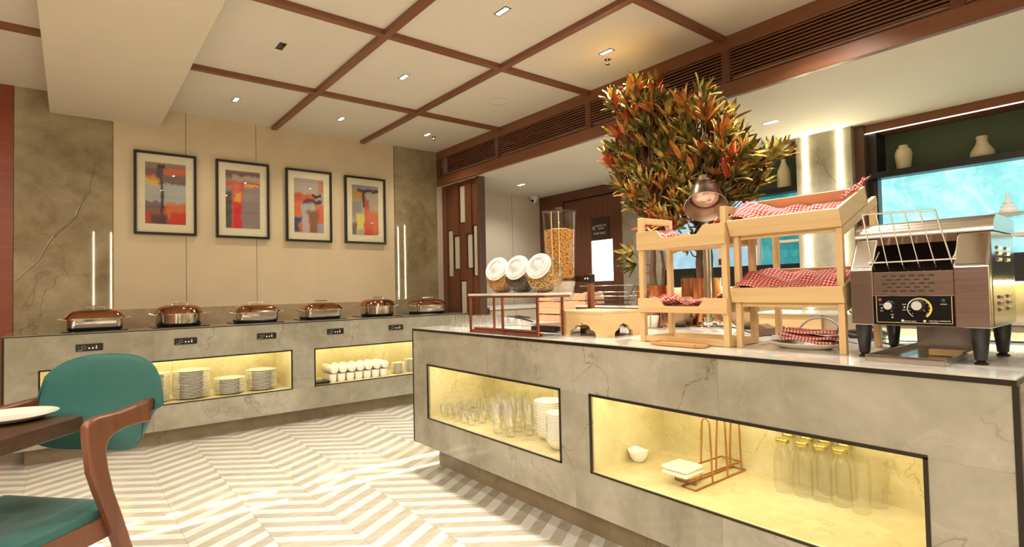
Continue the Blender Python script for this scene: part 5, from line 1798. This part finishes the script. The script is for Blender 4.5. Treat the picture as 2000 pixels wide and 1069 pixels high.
# ------------------------------------------------------------------ potted croton trees
POLY = [(2.32, 2.56), (2.25, 2.42), (2.1, 2.34), (1.99, 2.33), (1.8, 2.3), (1.73, 2.22), (1.66, 2.16), (1.6, 2.04), (1.63, 1.9), (1.48, 1.96), (1.4, 1.85), (1.46, 1.78), (1.55, 1.73), (1.63, 1.65),  # canopy outline traced in image pixels, projected onto one upright plane
        (1.71, 1.64), (1.77, 1.51), (1.86, 1.41), (1.95, 1.43), (1.99, 1.53), (2.04, 1.44), (2.13, 1.51), (2.28, 1.6), (2.37, 1.78), (2.47, 1.93), (2.58, 2.13), (2.46, 2.14), (2.39, 2.22), (2.53, 2.3), (2.57, 2.4), (2.39, 2.41)]


POLY = [(2.10 + (a - 2.0) * 0.965, 1.16 + (b_ - 1.16) * 1.02) for a, b_ in POLY]


def inside(y, z):
    c = False
    n = len(POLY)
    for i in range(n):
        (a, b_), (d, e) = POLY[i], POLY[i - 1]
        if (b_ > z) != (e > z) and y < (d - a) * (z - b_) / (e - b_) + a:
            c = not c
    return c


def leaf_mesh(mat, k):
    vs, fs = [], []
    NS = 6
    for i in range(NS + 1):
        f = i / NS
        wd = 0.0135 * math.sin(min(1, f * 1.02) * PI) ** 0.75 * (1.15 - 0.3 * f) + 0.0012
        z = 0.120 * f
        cv = 0.020 * math.sin(f * PI * 0.6) * (1 + 0.4 * k)
        vs += [(-wd, -cv + 0.004, z), (0, -cv - 0.003, z), (wd, -cv + 0.004, z)]
    for i in range(NS):
        b_ = i * 3
        fs += [(b_, b_ + 1, b_ + 4, b_ + 3), (b_ + 1, b_ + 2, b_ + 5, b_ + 4)]
    return vs, fs


LM = {}
for nm in ('leaf_green', 'leaf_olive', 'leaf_orange', 'leaf_red', 'leaf_bronze'):
    for k in range(2):
        vs, fs = leaf_mesh(nm, k)
        me = MB().add(vs, fs).mesh('leaf', nm, 80, False)
        LM[(nm, k)] = (me, vs, fs)

rt_ = random.Random(21)
ros = []
y = 1.38
while y < 2.72:
    z = 1.40
    while z < 2.62:
        yy, zz = y + rt_.uniform(-0.025, 0.025), z + rt_.uniform(-0.025, 0.025)
        for lay in range(3):
            yl, zl = yy + rt_.uniform(-0.03, 0.03), zz + rt_.uniform(-0.03, 0.03)
            if inside(yl, zl):
                xx = 3.10 + (lay - 1) * 0.12 + rt_.uniform(-0.03, 0.03)
                ros.append((xx, yl, zl))
        z += 0.088
    y += 0.088
ros += [(3.07, 2.49, 1.40), (3.09, 2.48, 1.32), (3.07, 2.42, 2.52)]
# keep clear of the bulkhead face
ros = [p for p in ros if p[0] < XB - 0.15]
pots = [(3.10, 2.345, 'left'), (3.10, 1.985, 'right')]
trees = []
for x, y, side in pots:
    og = (x, y, T)
    t = thing('potted_croton_tree', '%s croton tree with red, orange and olive leaves in a shiny copper pot' % ('left' if side == 'left' else 'right'), 'potted tree', og, group='croton trees in copper pots')
    hgt = 0.25 if side == 'left' else 0.29
    pot = MB(og).lathe([(0.112, 0), (0.115, 0.003), (0.122, hgt), (0.118, hgt), (0.112, hgt - 0.02), (0.10, hgt - 0.03)], 40, og, cap1=False).obj('copper_pot', 'copper', t, smooth=40)
    ms = MB(og)
    ms.lathe([(0.113, hgt - 0.022), (0.08, hgt - 0.004), (0.001, hgt + 0.004)], 24, og, cap0=False)
    ms.obj('moss', 'moss_green', t, smooth=60)
    tf = MB(og)
    for k in range(60):
        a = rt_.uniform(0, 2 * PI)
        rr = rt_.uniform(0.03, 0.115)
        p = Vector((x + rr * math.cos(a), y + rr * math.sin(a), T + hgt - 0.012))
        tf.cyl(p, p + Vector((rt_.uniform(-0.025, 0.025), rt_.uniform(-0.025, 0.025), rt_.uniform(0.018, 0.04))), 0.003, 0.0005, 4)
    tf.obj('moss_tufts', 'moss_green', t, kind='stuff')
    trees.append((t, og, [], hgt))
for p in ros:
    trees[0 if p[1] > 2.14 else 1][2].append(p)
for (t, og, ps_, hgt) in trees:
    b0 = Vector((og[0], og[1], og[2] + hgt - 0.02))
    fork = b0 + Vector((0.0, 0.0, 0.34))
    MB(og).tube([b0, b0 + Vector((0.006, 0.012, 0.12)), b0 + Vector((-0.006, -0.006, 0.22)), fork], [0.026, 0.022, 0.020, 0.014], 10).obj('trunk', 'bark', t, smooth=60)
    MB(og).tube([b0 + Vector((0.03, -0.05, 0)), b0 + Vector((0.03, -0.06, 0.15)), b0 + Vector((0.01, -0.05, 0.34)), b0 + Vector((0, -0.1, 0.52))], [0.012, 0.011, 0.009, 0.006], 8).obj('second_stem', 'bark', t, smooth=60)
    br = MB(og)
    for p in ps_:
        p = Vector(p)
        lo = fork if p.z > fork.z + 0.05 else b0 + Vector((0, 0, max(0.05, (p.z - b0.z) * 0.6)))
        mid = (lo + p) / 2 + Vector((rt_.uniform(-0.02, 0.02), rt_.uniform(-0.02, 0.02), -0.03))
        br.tube([lo, mid, p], [0.0055, 0.004, 0.0025], 5)
    br.obj('branches', 'bark', t, smooth=60, kind='stuff')
    leaves = []
    cen = Vector((3.1, 2.10, 1.88))
    for p in ps_:
        p = Vector(p)
        out = (p - Vector((og[0], cen.y, cen.z - 0.35)))
        out = (out.normalized() * 0.75 + Vector((rt_.uniform(-0.45, 0.45), rt_.uniform(-0.5, 0.5), 0.30))).normalized()
        rim_ = min(1.0, (p - cen).length / 0.55)
        palette = rt_.choices(['green', 'olive', 'orange', 'red', 'bronze'], [3.0, 4.4 + 2.5 * rim_, 4.4, 0.9, 1.8])[0]
        nl = rt_.randint(12, 16)
        for k in range(nl):
            a = k * 2.4 + rt_.uniform(-0.3, 0.3)
            spread = 0.25 + 0.95 * (1 - k / nl)
            side = out.orthogonal().normalized()
            side = Matrix.Rotation(a, 3, out) @ side
            d = (out * math.cos(spread) + side * math.sin(spread)).normalized()
            nm = palette if rt_.random() < 0.42 else rt_.choice(['green', 'olive', 'bronze', 'orange', 'olive', 'green'])
            z_ = d
            x_ = d.cross(out)
            x_ = x_.normalized() if x_.length > 0.05 else d.orthogonal().normalized()
            y_ = z_.cross(x_)
            s_ = rt_.uniform(0.8, 1.28)
            M4 = Matrix(((x_.x * s_, y_.x * s_, z_.x * s_, p.x - og[0]), (x_.y * s_, y_.y * s_, z_.y * s_, p.y - og[1]), (x_.z * s_, y_.z * s_, z_.z * s_, p.z - og[2]), (0, 0, 0, 1)))
            leaves.append(((p - CAM).dot(fw), 'leaf_' + nm, rt_.randint(0, 1), M4))
    leaves.sort(key=lambda q_: q_[0])
    rest_ = {}
    for i, (dd, nm, k, M4) in enumerate(leaves):
        me, vs, fs = LM[(nm, k)]
        if i < 296:
            o = bpy.data.objects.new('leaf', me)
            COL.objects.link(o)
            o.parent = t
            o.matrix_local = M4
        else:
            rest_.setdefault(nm, MB()).add(vs, fs, M4)
    for nm, mb in rest_.items():
        mb.obj('inner_leaves', nm, t, smooth=80, fixn=False, kind='stuff')

# ------------------------------------------------------------------ conveyor toaster
og = (2.2, 0.56, T)
t = thing('conveyor_toaster', 'stainless steel conveyor toaster with wire guard and black dial panel', 'toaster', og)
A0, A1 = 0.381, 0.737           # right and left side in Y
M0, M1 = 0.463, 0.672           # mouth
XF, XBk = 2.018, 2.345
ZB, ZV, ZS, ZT = 1.020, 1.199, 1.300, 1.352
XS = 2.082


def side_outline():
    return [(XF, ZB), (XF, ZV), (XS, ZS), (XBk, ZS), (XBk, ZB)]


for y0, y1, nm in ((A0, M0, 'right_housing'), (M1, A1, 'left_housing')):
    o = MB(og)
    o.prism(side_outline(), y0, y1, 'y')
    o.obj(nm, 'steel' if nm else 'steel', t, bevel=0.003)
# raised rim plates on the sloping faces
sn = Vector((-(ZS - ZV), 0, XS - XF)).normalized()
for y0, y1 in ((A0 + 0.008, M0 - 0.006), (M1 + 0.006, A1 - 0.008)):
    a = Vector((XF, 0, ZV)) + Vector((XS - XF, 0, ZS - ZV)) * 0.06
    b_ = Vector((XF, 0, ZV)) + Vector((XS - XF, 0, ZS - ZV)) * 0.94
    vs = []
    for off in (0.0002, 0.0022):
        for p, yq in ((a, y0), (a, y1), (b_, y1), (b_, y0)):
            vs.append(Vector((p.x, yq, p.z)) + sn * off)
    MB(og).add(vs, [(0, 1, 2, 3), (4, 7, 6, 5), (0, 4, 5, 1), (1, 5, 6, 2), (2, 6, 7, 3), (3, 7, 4, 0)]).obj('sloping_plate', 'steel_side', t)
# curved top hood
hd = [(XS - 0.004, ZS + 0.001)]
for k in range(7):
    a = R(180 - 15 * k)
    hd.append((XS + 0.052 + 0.056 * math.cos(a), ZS + 0.006 + (ZT - ZS - 0.006) * math.sin(a)))
hd += [(XBk - 0.02, ZT - 0.004), (XBk + 0.006, ZT - 0.010), (XBk + 0.006, ZS + 0.001)]
MB(og).prism(hd, A0 - 0.002, A1 + 0.002, 'y').obj('top_hood', 'steel', t, smooth=25)
MB(og).box(XS - 0.002, XS + 0.004, M0, M1, ZS - 0.022, ZS + 0.0008).obj('hood_lip', 'steel_side', t)
MB(og).box(XBk - 0.02, XBk, M0 + 0.0005, M1 - 0.0005, ZB, ZS - 0.0005).obj('back_plate', 'black_metal', t)
MB(og).box(XF + 0.10, XBk - 0.021, M0 + 0.0005, M1 - 0.0005, ZS - 0.004, ZS - 0.0005).obj('mouth_roof', 'black', t)
MB(og).box(XF + 0.012, XBk - 0.0205, M0 + 0.0005, M1 - 0.0005, 1.175, 1.182).obj('mouth_floor', 'black_metal', t)
cv = MB(og)
for k in range(14):
    x = XF + 0.03 + k * 0.018
    cv.cyl((x, M0 + 0.008, 1.187), (x, M1 - 0.008, 1.187), 0.0016, n=6)
for y in (0.50, 0.54, 0.58, 0.63):
    cv.box(XF + 0.024, XF + 0.28, y - 0.002, y + 0.002, 1.1885, 1.1915)
cv.obj('conveyor_belt', 'chrome', t, smooth=40)
# vent panel with slots
vp = MB(og)
zs0, zs1 = 1.113, 1.189
vp.box(XF + 0.004, XF + 0.010, M0 + 0.001, M1 - 0.001, zs0, zs1)
vo = vp.obj('vent_panel', 'steel', t, bevel=0.001)
for r_ in range(5):
    n_ = 6 if r_ % 2 == 0 else 5
    for k in range(n_):
        yc = 0.6385 - 0.0243 * k - (0.0122 if r_ % 2 else 0)
        zc = 1.176 - 0.0118 * r_
        MB(og).box(XF + 0.0028, XF + 0.0045, yc - 0.0072, yc + 0.0072, zc - 0.0016, zc + 0.0016).obj('slot', 'black', vo)
# control panel
pz0, pz1 = 1.024, 1.1125
cp = MB(og).box(XF + 0.004, XF + 0.012, M0 + 0.001, M1 - 0.001, pz0, pz1).obj('control_panel', 'black_gloss', t)
gl = MB(og)
ly0, ly1, lz0, lz1 = M0 + 0.006, M1 - 0.007, pz0 + 0.006, pz1 - 0.001
for q_ in ((ly0, ly1, lz0, lz0 + 0.0016), (ly0, ly0 + 0.0016, lz0, lz1), (ly1 - 0.0016, ly1, lz0, lz1)):
    gl.box(XF + 0.0032, XF + 0.0042, *q_)
gl.obj('gold_outline', 'gold_line', cp)
qx = Matrix.Rotation(R(-90), 4, 'Y')


def dial(y, z, r, ang, nm):
    d_ = MB(og).lathe([(r * 1.15, 0), (r * 1.15, 0.006), (r, 0.008), (r, 0.018), (r * 0.96, 0.020)], 30, (XF + 0.0035, y, z), qx).obj(nm, 'black', cp, smooth=40)
    MB(og).lathe([(r * 0.86, 0.0202), (r * 0.84, 0.0215), (0.001, 0.0215)], 30, (XF + 0.0035, y, z), qx).obj('metal_face', 'dial_silver', d_, smooth=30)
    p = Vector((XF - 0.0018, y, z))
    v = Vector((0, math.cos(ang), math.sin(ang)))
    MB(og).bar(p + v * r * 0.9 + Vector((0.004, 0, 0)), p + v * r * 1.45 + Vector((0.004, 0, 0)), 0.0014, 0.0014).obj('pointer', 'print_white', d_)


dial(0.627, 1.083, 0.0135, R(255), 'function_knob')
dial(0.5515, 1.084, 0.0160, R(228), 'speed_knob')


def arc(r, a0, a1, w0, w1, nm, mat, c=(0.549, 1.0835)):
    vs, fs = [], []
    n_ = 26
    for k in range(n_ + 1):
        f = k / n_
        a = R(a0 + (a1 - a0) * f)
        ww = w0 + (w1 - w0) * f
        for rr in (r - ww, r + ww):
            vs.append((XF + 0.0034, c[0] - rr * math.cos(a), c[1] + rr * math.sin(a)))
            vs.append((XF + 0.0042, c[0] - rr * math.cos(a), c[1] + rr * math.sin(a)))
    for k in range(n_):
        b_ = k * 4
        for q_ in ((0, 2, 6, 4), (1, 5, 7, 3), (0, 4, 5, 1), (2, 3, 7, 6)):
            fs.append(tuple(b_ + i for i in q_))
    MB(og).add(vs, fs).obj(nm, mat, cp)


arc(0.0300, 238, 130, 0.0006, 0.0016, 'grey_arc', 'print_white', (0.5505, 1.0755))
arc(0.0300, 130, 60, 0.0016, 0.0024, 'ochre_arc', 'gold_line', (0.5505, 1.0755))
arc(0.0300, 60, -55, 0.0024, 0.0032, 'yellow_arc', 'yellow_print', (0.5505, 1.0755))
dots = MB(og)
for k in range(11):
    a = R(222 - 26 * k)
    dots.box(XF + 0.0034, XF + 0.0042, 0.5505 - 0.0245 * math.cos(a) - 0.0008, 0.5505 - 0.0245 * math.cos(a) + 0.0008, 1.0755 + 0.0245 * math.sin(a) - 0.0012, 1.0755 + 0.0245 * math.sin(a) + 0.0012)
dots.obj('scale_dots', 'print_white', cp)
MB(og).lathe([(0.006, 0), (0.005, 0.003), (0.001, 0.004)], 18, (XF + 0.0035, 0.4895, 1.099), qx).obj('power_light', 'green_button', cp, smooth=40)
MB(og).lathe([(0.006, 0), (0.005, 0.003), (0.001, 0.004)], 18, (XF + 0.0035, 0.654, 1.101), qx).obj('heat_light', 'red_wood', cp, smooth=40)
rsx = (R(90), 0, R(-90))
for s_, y, z, sz in (('BOTTOM HEAT', 0.5765, 1.035, 0.0052), ('ELECTRIC CONVEYOR', 0.5005, 1.0375, 0.0052), ('TOASTER', 0.5145, 1.0315, 0.0048), ('TOAST', 0.650, 1.0865, 0.0045), ('OFF', 0.6215, 1.0545, 0.005), ('BUN', 0.5885, 1.087, 0.005), ('POWER', 0.4895, 1.088, 0.0045), ('BUN', 0.650, 1.0665, 0.0045), ('HEAT', 0.5885, 1.070, 0.0045)):
    text('lettering', s_, sz, 'print_white', cp, (XF + 0.0034 - og[0], y - og[1], z - og[2]), rsx, 0.0003)
ic = MB(og)
for y, z in ((0.5945, 1.037), (0.5375, 1.037)):
    ic.box(XF + 0.0030, XF + 0.0042, y - 0.0032, y + 0.0032, z - 0.003, z + 0.0032)
for y, z in ((0.650, 1.075), (0.5885, 1.0785), (0.6215, 1.0465)):
    ic.box(XF + 0.0030, XF + 0.0042, y - 0.002, y + 0.002, z - 0.002, z + 0.002)
ic.obj('printed_symbols', 'print_white', cp)
# side louvres
for z in (1.252, 1.236, 1.218, 1.108, 1.090, 1.071):
    for x in (XF + 0.092, XF + 0.200):
        MB(og).prism([(z - 0.0055, A0), (z + 0.0055, A0), (z + 0.003, A0 - 0.006), (z - 0.0055, A0 - 0.004)], x, x + 0.045, 'x', Matrix(((1, 0, 0, 0), (0, 0, 1, 0), (0, 1, 0, 0), (0, 0, 0, 1)))).obj('side_louvre', 'steel_side', t, smooth=30)
MB(og).box(XF + 0.03, XBk - 0.012, A0 - 0.0012, A0 - 0.0002, ZB + 0.004, ZS - 0.004).obj('side_skin', 'steel_side', t)
MB(og).box(XF + 0.012, XBk, M0 + 0.0005, M1 - 0.0005, ZB, pz0 - 0.0005).obj('bottom_plate', 'steel', t)
# legs
for x, y in ((2.045, 0.711), (2.045, 0.413), (2.318, 0.711), (2.318, 0.413)):
    lg = MB(og).lathe([(0.0135, 0.012), (0.015, 0.014), (0.0235, 0.092), (0.0235, ZB - T)], 22, (x, y, T)).obj('leg', 'leg_black', t, smooth=40)
    MB(og).lathe([(0.017, 0), (0.018, 0.004), (0.012, 0.008), (0.010, 0.0119)], 18, (x, y, T)).obj('foot', 'black_metal', lg, smooth=40)
# wire guard
wg_ = MB(og)
gt = [Vector((1.945, 0.668, 1.371)), Vector((1.945, 0.482, 1.363))]
gb = [Vector((2.028, 0.673, 1.214)), Vector((2.028, 0.468, 1.217))]
n_ = 6
for k in range(n_):
    f = k / (n_ - 1)
    a = gt[0].lerp(gt[1], f)
    b_ = gb[0].lerp(gb[1], f)
    d = (b_ - a).normalized()
    g = MB(og)
    g.tube([a, b_, b_ + d * 0.004 + Vector((0.012, 0, -0.012))], 0.0021 if k not in (0, 5) else 0.0027, 8)
    g.obj('guard_wire', 'chrome', t, smooth=60)
MB(og).tube([gt[0], gt[1]], 0.0028, 8).obj('guard_top_bar', 'chrome', t, smooth=60)
MB(og).tube([Vector((2.026, 0.684, 1.220)), Vector((2.026, 0.455, 1.222))], 0.0028, 8).obj('guard_bottom_bar', 'chrome', t, smooth=60)
MB(og).tube([gb[1], Vector((2.045, 0.462, 1.235)), Vector((2.060, 0.459, 1.262))], 0.0027, 8).obj('guard_arm', 'chrome', t, smooth=60)
MB(og).tube([gb[0], Vector((2.045, 0.666, 1.235)), Vector((2.060, 0.663, 1.255))], 0.0027, 8).obj('guard_arm', 'chrome', t, smooth=60)
# crumb / exit tray under the toaster
og2 = (2.2, 0.56, T)
et = thing('toast_exit_tray', 'flat steel tray sliding out from under the conveyor toaster', 'tray', og2)
MB(og2).box(1.930, 2.42, 0.470, 0.664, T + 0.001, T + 0.004).obj('tray_floor', 'steel_tray', et)
for q_ in ((1.922, 1.930, 0.470, 0.664), ):
    MB(og2).box(*q_, T, T + 0.021).obj('front_lip', 'steel_side', et, bevel=0.001)
for y in (0.466, 0.664):
    MB(og2).box(1.922, 2.42, y, y + 0.004, T, T + 0.021).obj('side_lip', 'steel_side', et, bevel=0.001)
MB(og2).box(2.40, 2.415, 0.4705, 0.6635, T + 0.0045, T + 0.10).obj('back_guide', 'steel_tray', et)
og3 = (2.14, 0.60, T)
wb_ = tag(MB((2.17, 0.545, T + 0.0042)).box(2.150, 2.185, 0.478, 0.566, T + 0.0045, T + 0.026).obj('wooden_block', 'tray_wood', bevel=0.003), 'small brown wooden block lying on the toaster tray', 'block')

# ================================================================== FOREGROUND: table, plate, chair
Cc = Vector((0.10, 2.645, 0))
og = tuple(Cc)
ang = R(132)
Wd = Vector((math.cos(ang), math.sin(ang), 0))
Fd = Vector((math.cos(R(222)), math.sin(R(222)), 0))


def cp3(s_, f_, z_):
    v = Cc + Wd * s_ + Fd * f_
    return Vector((v.x, v.y, z_))


t = thing('dining_chair', 'teal upholstered dining chair with curved back and brown wooden arms', 'chair', og)
# curved shell
bs = MB(og)
NU, NV = 22, 18


def shell(u, v, off):
    """u across (-1..1), v up (0..1)"""
    e = abs(u)
    hz = 0.177 * (1 - 0.22 * e ** 2.6)
    zc = 0.755 + 0.012 * (1 - e * e)
    a = v * 2 - 1
    sup = (1 - min(1, e) ** 5.5) ** 0.34
    z = zc + a * hz * max(0.12, sup)
    f = (0.085 if u > 0 else 0.062) * u * u - 0.020 * a - 0.018 * (1 - a * a)
    nrm = 0.018 * (1 - e ** 5) * (1 - abs(a) ** 5)
    return cp3(u * (0.250 if u > 0 else 0.272) - 0.020 * a, f + off * (nrm + 0.003), z)


b0_ = MB(og)
for sgn in (1, -1):
    st = len(b0_.v)
    for j in range(NV + 1):
        for i in range(NU + 1):
            b0_.v.append(shell(-1 + 2 * i / NU, j / NV, sgn) - b0_.o)
    for j in range(NV):
        for i in range(NU):
            q_ = [st + j * (NU + 1) + i, st + j * (NU + 1) + i + 1, st + (j + 1) * (NU + 1) + i + 1, st + (j + 1) * (NU + 1) + i]
            b0_.f.append(tuple(q_ if sgn == 1 else reversed(q_)))
n1 = (NU + 1) * (NV + 1)
edge = [i for i in range(NU + 1)] + [j * (NU + 1) + NU for j in range(1, NV + 1)] + [NV * (NU + 1) + i for i in range(NU - 1, -1, -1)] + [j * (NU + 1) for j in range(NV - 1, 0, -1)]
for k in range(len(edge)):
    a, b_ = edge[k], edge[(k + 1) % len(edge)]
    b0_.f.append((a, b_, n1 + b_, n1 + a))
bk_ = b0_.obj('backrest', 'teal_fabric', t, smooth=75)
pp = []
for k in edge[::1]:
    pp.append((b0_.v[k] + b0_.v[n1 + k]) / 2 + b0_.o)
MB(og).tube(pp, 0.0035, 6, True).obj('piping', 'teal_fabric', bk_, smooth=75)
# seat cushion
st_ = MB(og)


def seat(u, v, top):
    f = 0.175 + 0.40 * v
    wdt = 0.232 + 0.020 * math.sin(v * PI * 0.5)
    s_ = (u * 2 - 1) * wdt
    e = max(abs(u * 2 - 1) ** 6, abs(v * 2 - 1) ** 8)
    zt_ = 0.480 - 0.020 * e - 0.012 * math.cos((u - 0.5) * 3.0) * math.sin(v * PI) + 0.004
    return cp3(s_, f, zt_ if top else 0.436)


NU2, NV2 = 20, 20
for sgn in (1, 0):
    stt = len(st_.v)
    for j in range(NV2 + 1):
        for i in range(NU2 + 1):
            st_.v.append(seat(i / NU2, j / NV2, sgn) - st_.o)
    for j in range(NV2):
        for i in range(NU2):
            q_ = [stt + j * (NU2 + 1) + i, stt + j * (NU2 + 1) + i + 1, stt + (j + 1) * (NU2 + 1) + i + 1, stt + (j + 1) * (NU2 + 1) + i]
            st_.f.append(tuple(q_ if sgn else reversed(q_)))
n1 = (NU2 + 1) * (NV2 + 1)
edge = [i for i in range(NU2 + 1)] + [j * (NU2 + 1) + NU2 for j in range(1, NV2 + 1)] + [NV2 * (NU2 + 1) + i for i in range(NU2 - 1, -1, -1)] + [j * (NU2 + 1) for j in range(NV2 - 1, 0, -1)]
for k in range(len(edge)):
    a, b_ = edge[k], edge[(k + 1) % len(edge)]
    st_.f.append((a, b_, n1 + b_, n1 + a))
st_.obj('seat', 'teal_fabric', t, smooth=60)


# Z shaped side frames: arm, slanting rear leg
def zframe(side):
    s0 = side * 0.258
    w_ = 0.017
    # outline in (f, z): arm from the backrest forward, then down and back to the foot
    o = [(0.035, 0.790), (0.10, 0.784), (0.20, 0.776), (0.285, 0.777), (0.310, 0.771), (0.326, 0.752), (0.323, 0.70), (0.310, 0.60), (0.288, 0.535), (0.255, 0.45), (0.212, 0.325), (0.14, 0.13), (0.093, 0.0),
         (0.055, 0.0), (0.10, 0.15), (0.155, 0.31), (0.195, 0.43), (0.228, 0.52), (0.248, 0.60), (0.256, 0.655), (0.250, 0.685), (0.230, 0.703), (0.19, 0.714), (0.12, 0.713), (0.055, 0.706)]
    vs = []
    for ds in (-w_, w_):
        for f, z in o:
            tw = 0
            if f < 0.2 and z > 0.69:
                tw = (0.2 - f) / 0.165 * -0.020 * side
            vs.append(cp3(s0 + ds + tw, f, z))
    n_ = len(o)
    fs = [tuple(range(n_)), tuple(reversed(range(n_, 2 * n_)))]
    for k in range(n_):
        k2 = (k + 1) % n_
        fs.append((k, n_ + k, n_ + k2, k2))
    MB(og).add(vs, fs).obj('arm_and_rear_leg', 'chair_wood', t, bevel=0.008, smooth=50)
    # front leg and side rail
    MB(og).bar(cp3(s0 * 0.93, 0.215, 0.402), cp3(s0 * 0.95, 0.56, 0.400), 0.022, 0.070).obj('side_rail', 'chair_wood', t, bevel=0.004)
    lg = MB(og)
    a, b_ = cp3(s0 * 0.96, 0.55, 0.436), cp3(s0 * 1.0, 0.60, 0.0)
    lg.cyl(b_, a, 0.013, 0.021, 14)
    lg.obj('front_leg', 'chair_wood', t, smooth=50)


zframe(-1)
zframe(1)
MB(og).bar(cp3(-0.24, 0.20, 0.405), cp3(0.24, 0.20, 0.405), 0.022, 0.060).obj('back_rail', 'chair_wood', t, bevel=0.004)
MB(og).bar(cp3(-0.24, 0.545, 0.405), cp3(0.24, 0.545, 0.405), 0.022, 0.060).obj('front_rail', 'chair_wood', t, bevel=0.004)

# table corner
TZ = 0.75
tc_ = Vector((0.034, 2.480, 0))
d1 = Vector((math.cos(R(-128)), math.sin(R(-128)), 0))
d2 = Vector((math.cos(R(142)), math.sin(R(142)), 0))
og = tuple(tc_ + d1 * 0.45 + d2 * 0.35)
t = thing('dining_table', 'dark brown wooden dining table at the left edge with a white plate', 'table', og)


def tpt(a, b_, z):
    v = tc_ + d1 * a + d2 * b_
    return (v.x, v.y, z)


def slab_(a0, a1, b0, b1, z0, z1, nm, mt, bev=0.0):
    pts_ = [tpt(a0, b0, 0), tpt(a1, b0, 0), tpt(a1, b1, 0), tpt(a0, b1, 0)]
    return MB(og).prism([(p[0], p[1]) for p in pts_], z0, z1, 'z').obj(nm, mt, t, bevel=bev)


slab_(0, 0.9, 0, 0.345, TZ - 0.052, TZ, 'tabletop', 'table_wood', 0.004)
for a, b_ in ((0.80, 0.03), (0.80, 0.26)):
    slab_(a, a + 0.05, b_, b_ + 0.05, 0, TZ - 0.0525, 'leg', 'table_wood', 0.003)
slab_(0.30, 0.80, 0.13, 0.21, TZ - 0.09, TZ - 0.0525, 'apron', 'table_wood')
slab_(0.50, 0.55, 0.26, 0.31, 0, TZ - 0.0525, 'leg', 'table_wood', 0.003)
og = (-0.165, 2.555, TZ + 0.0003)
pl = MB(og).lathe([(0.07, 0), (0.075, 0.002), (0.10, 0.006), (0.132, 0.020), (0.134, 0.022), (0.130, 0.0225), (0.095, 0.009), (0.06, 0.0065), (0.001, 0.006)], 48, og).obj('dinner_plate', 'ceramic', smooth=60)
tag(pl, 'white dinner plate on the dark table beside the teal chair', 'plate')
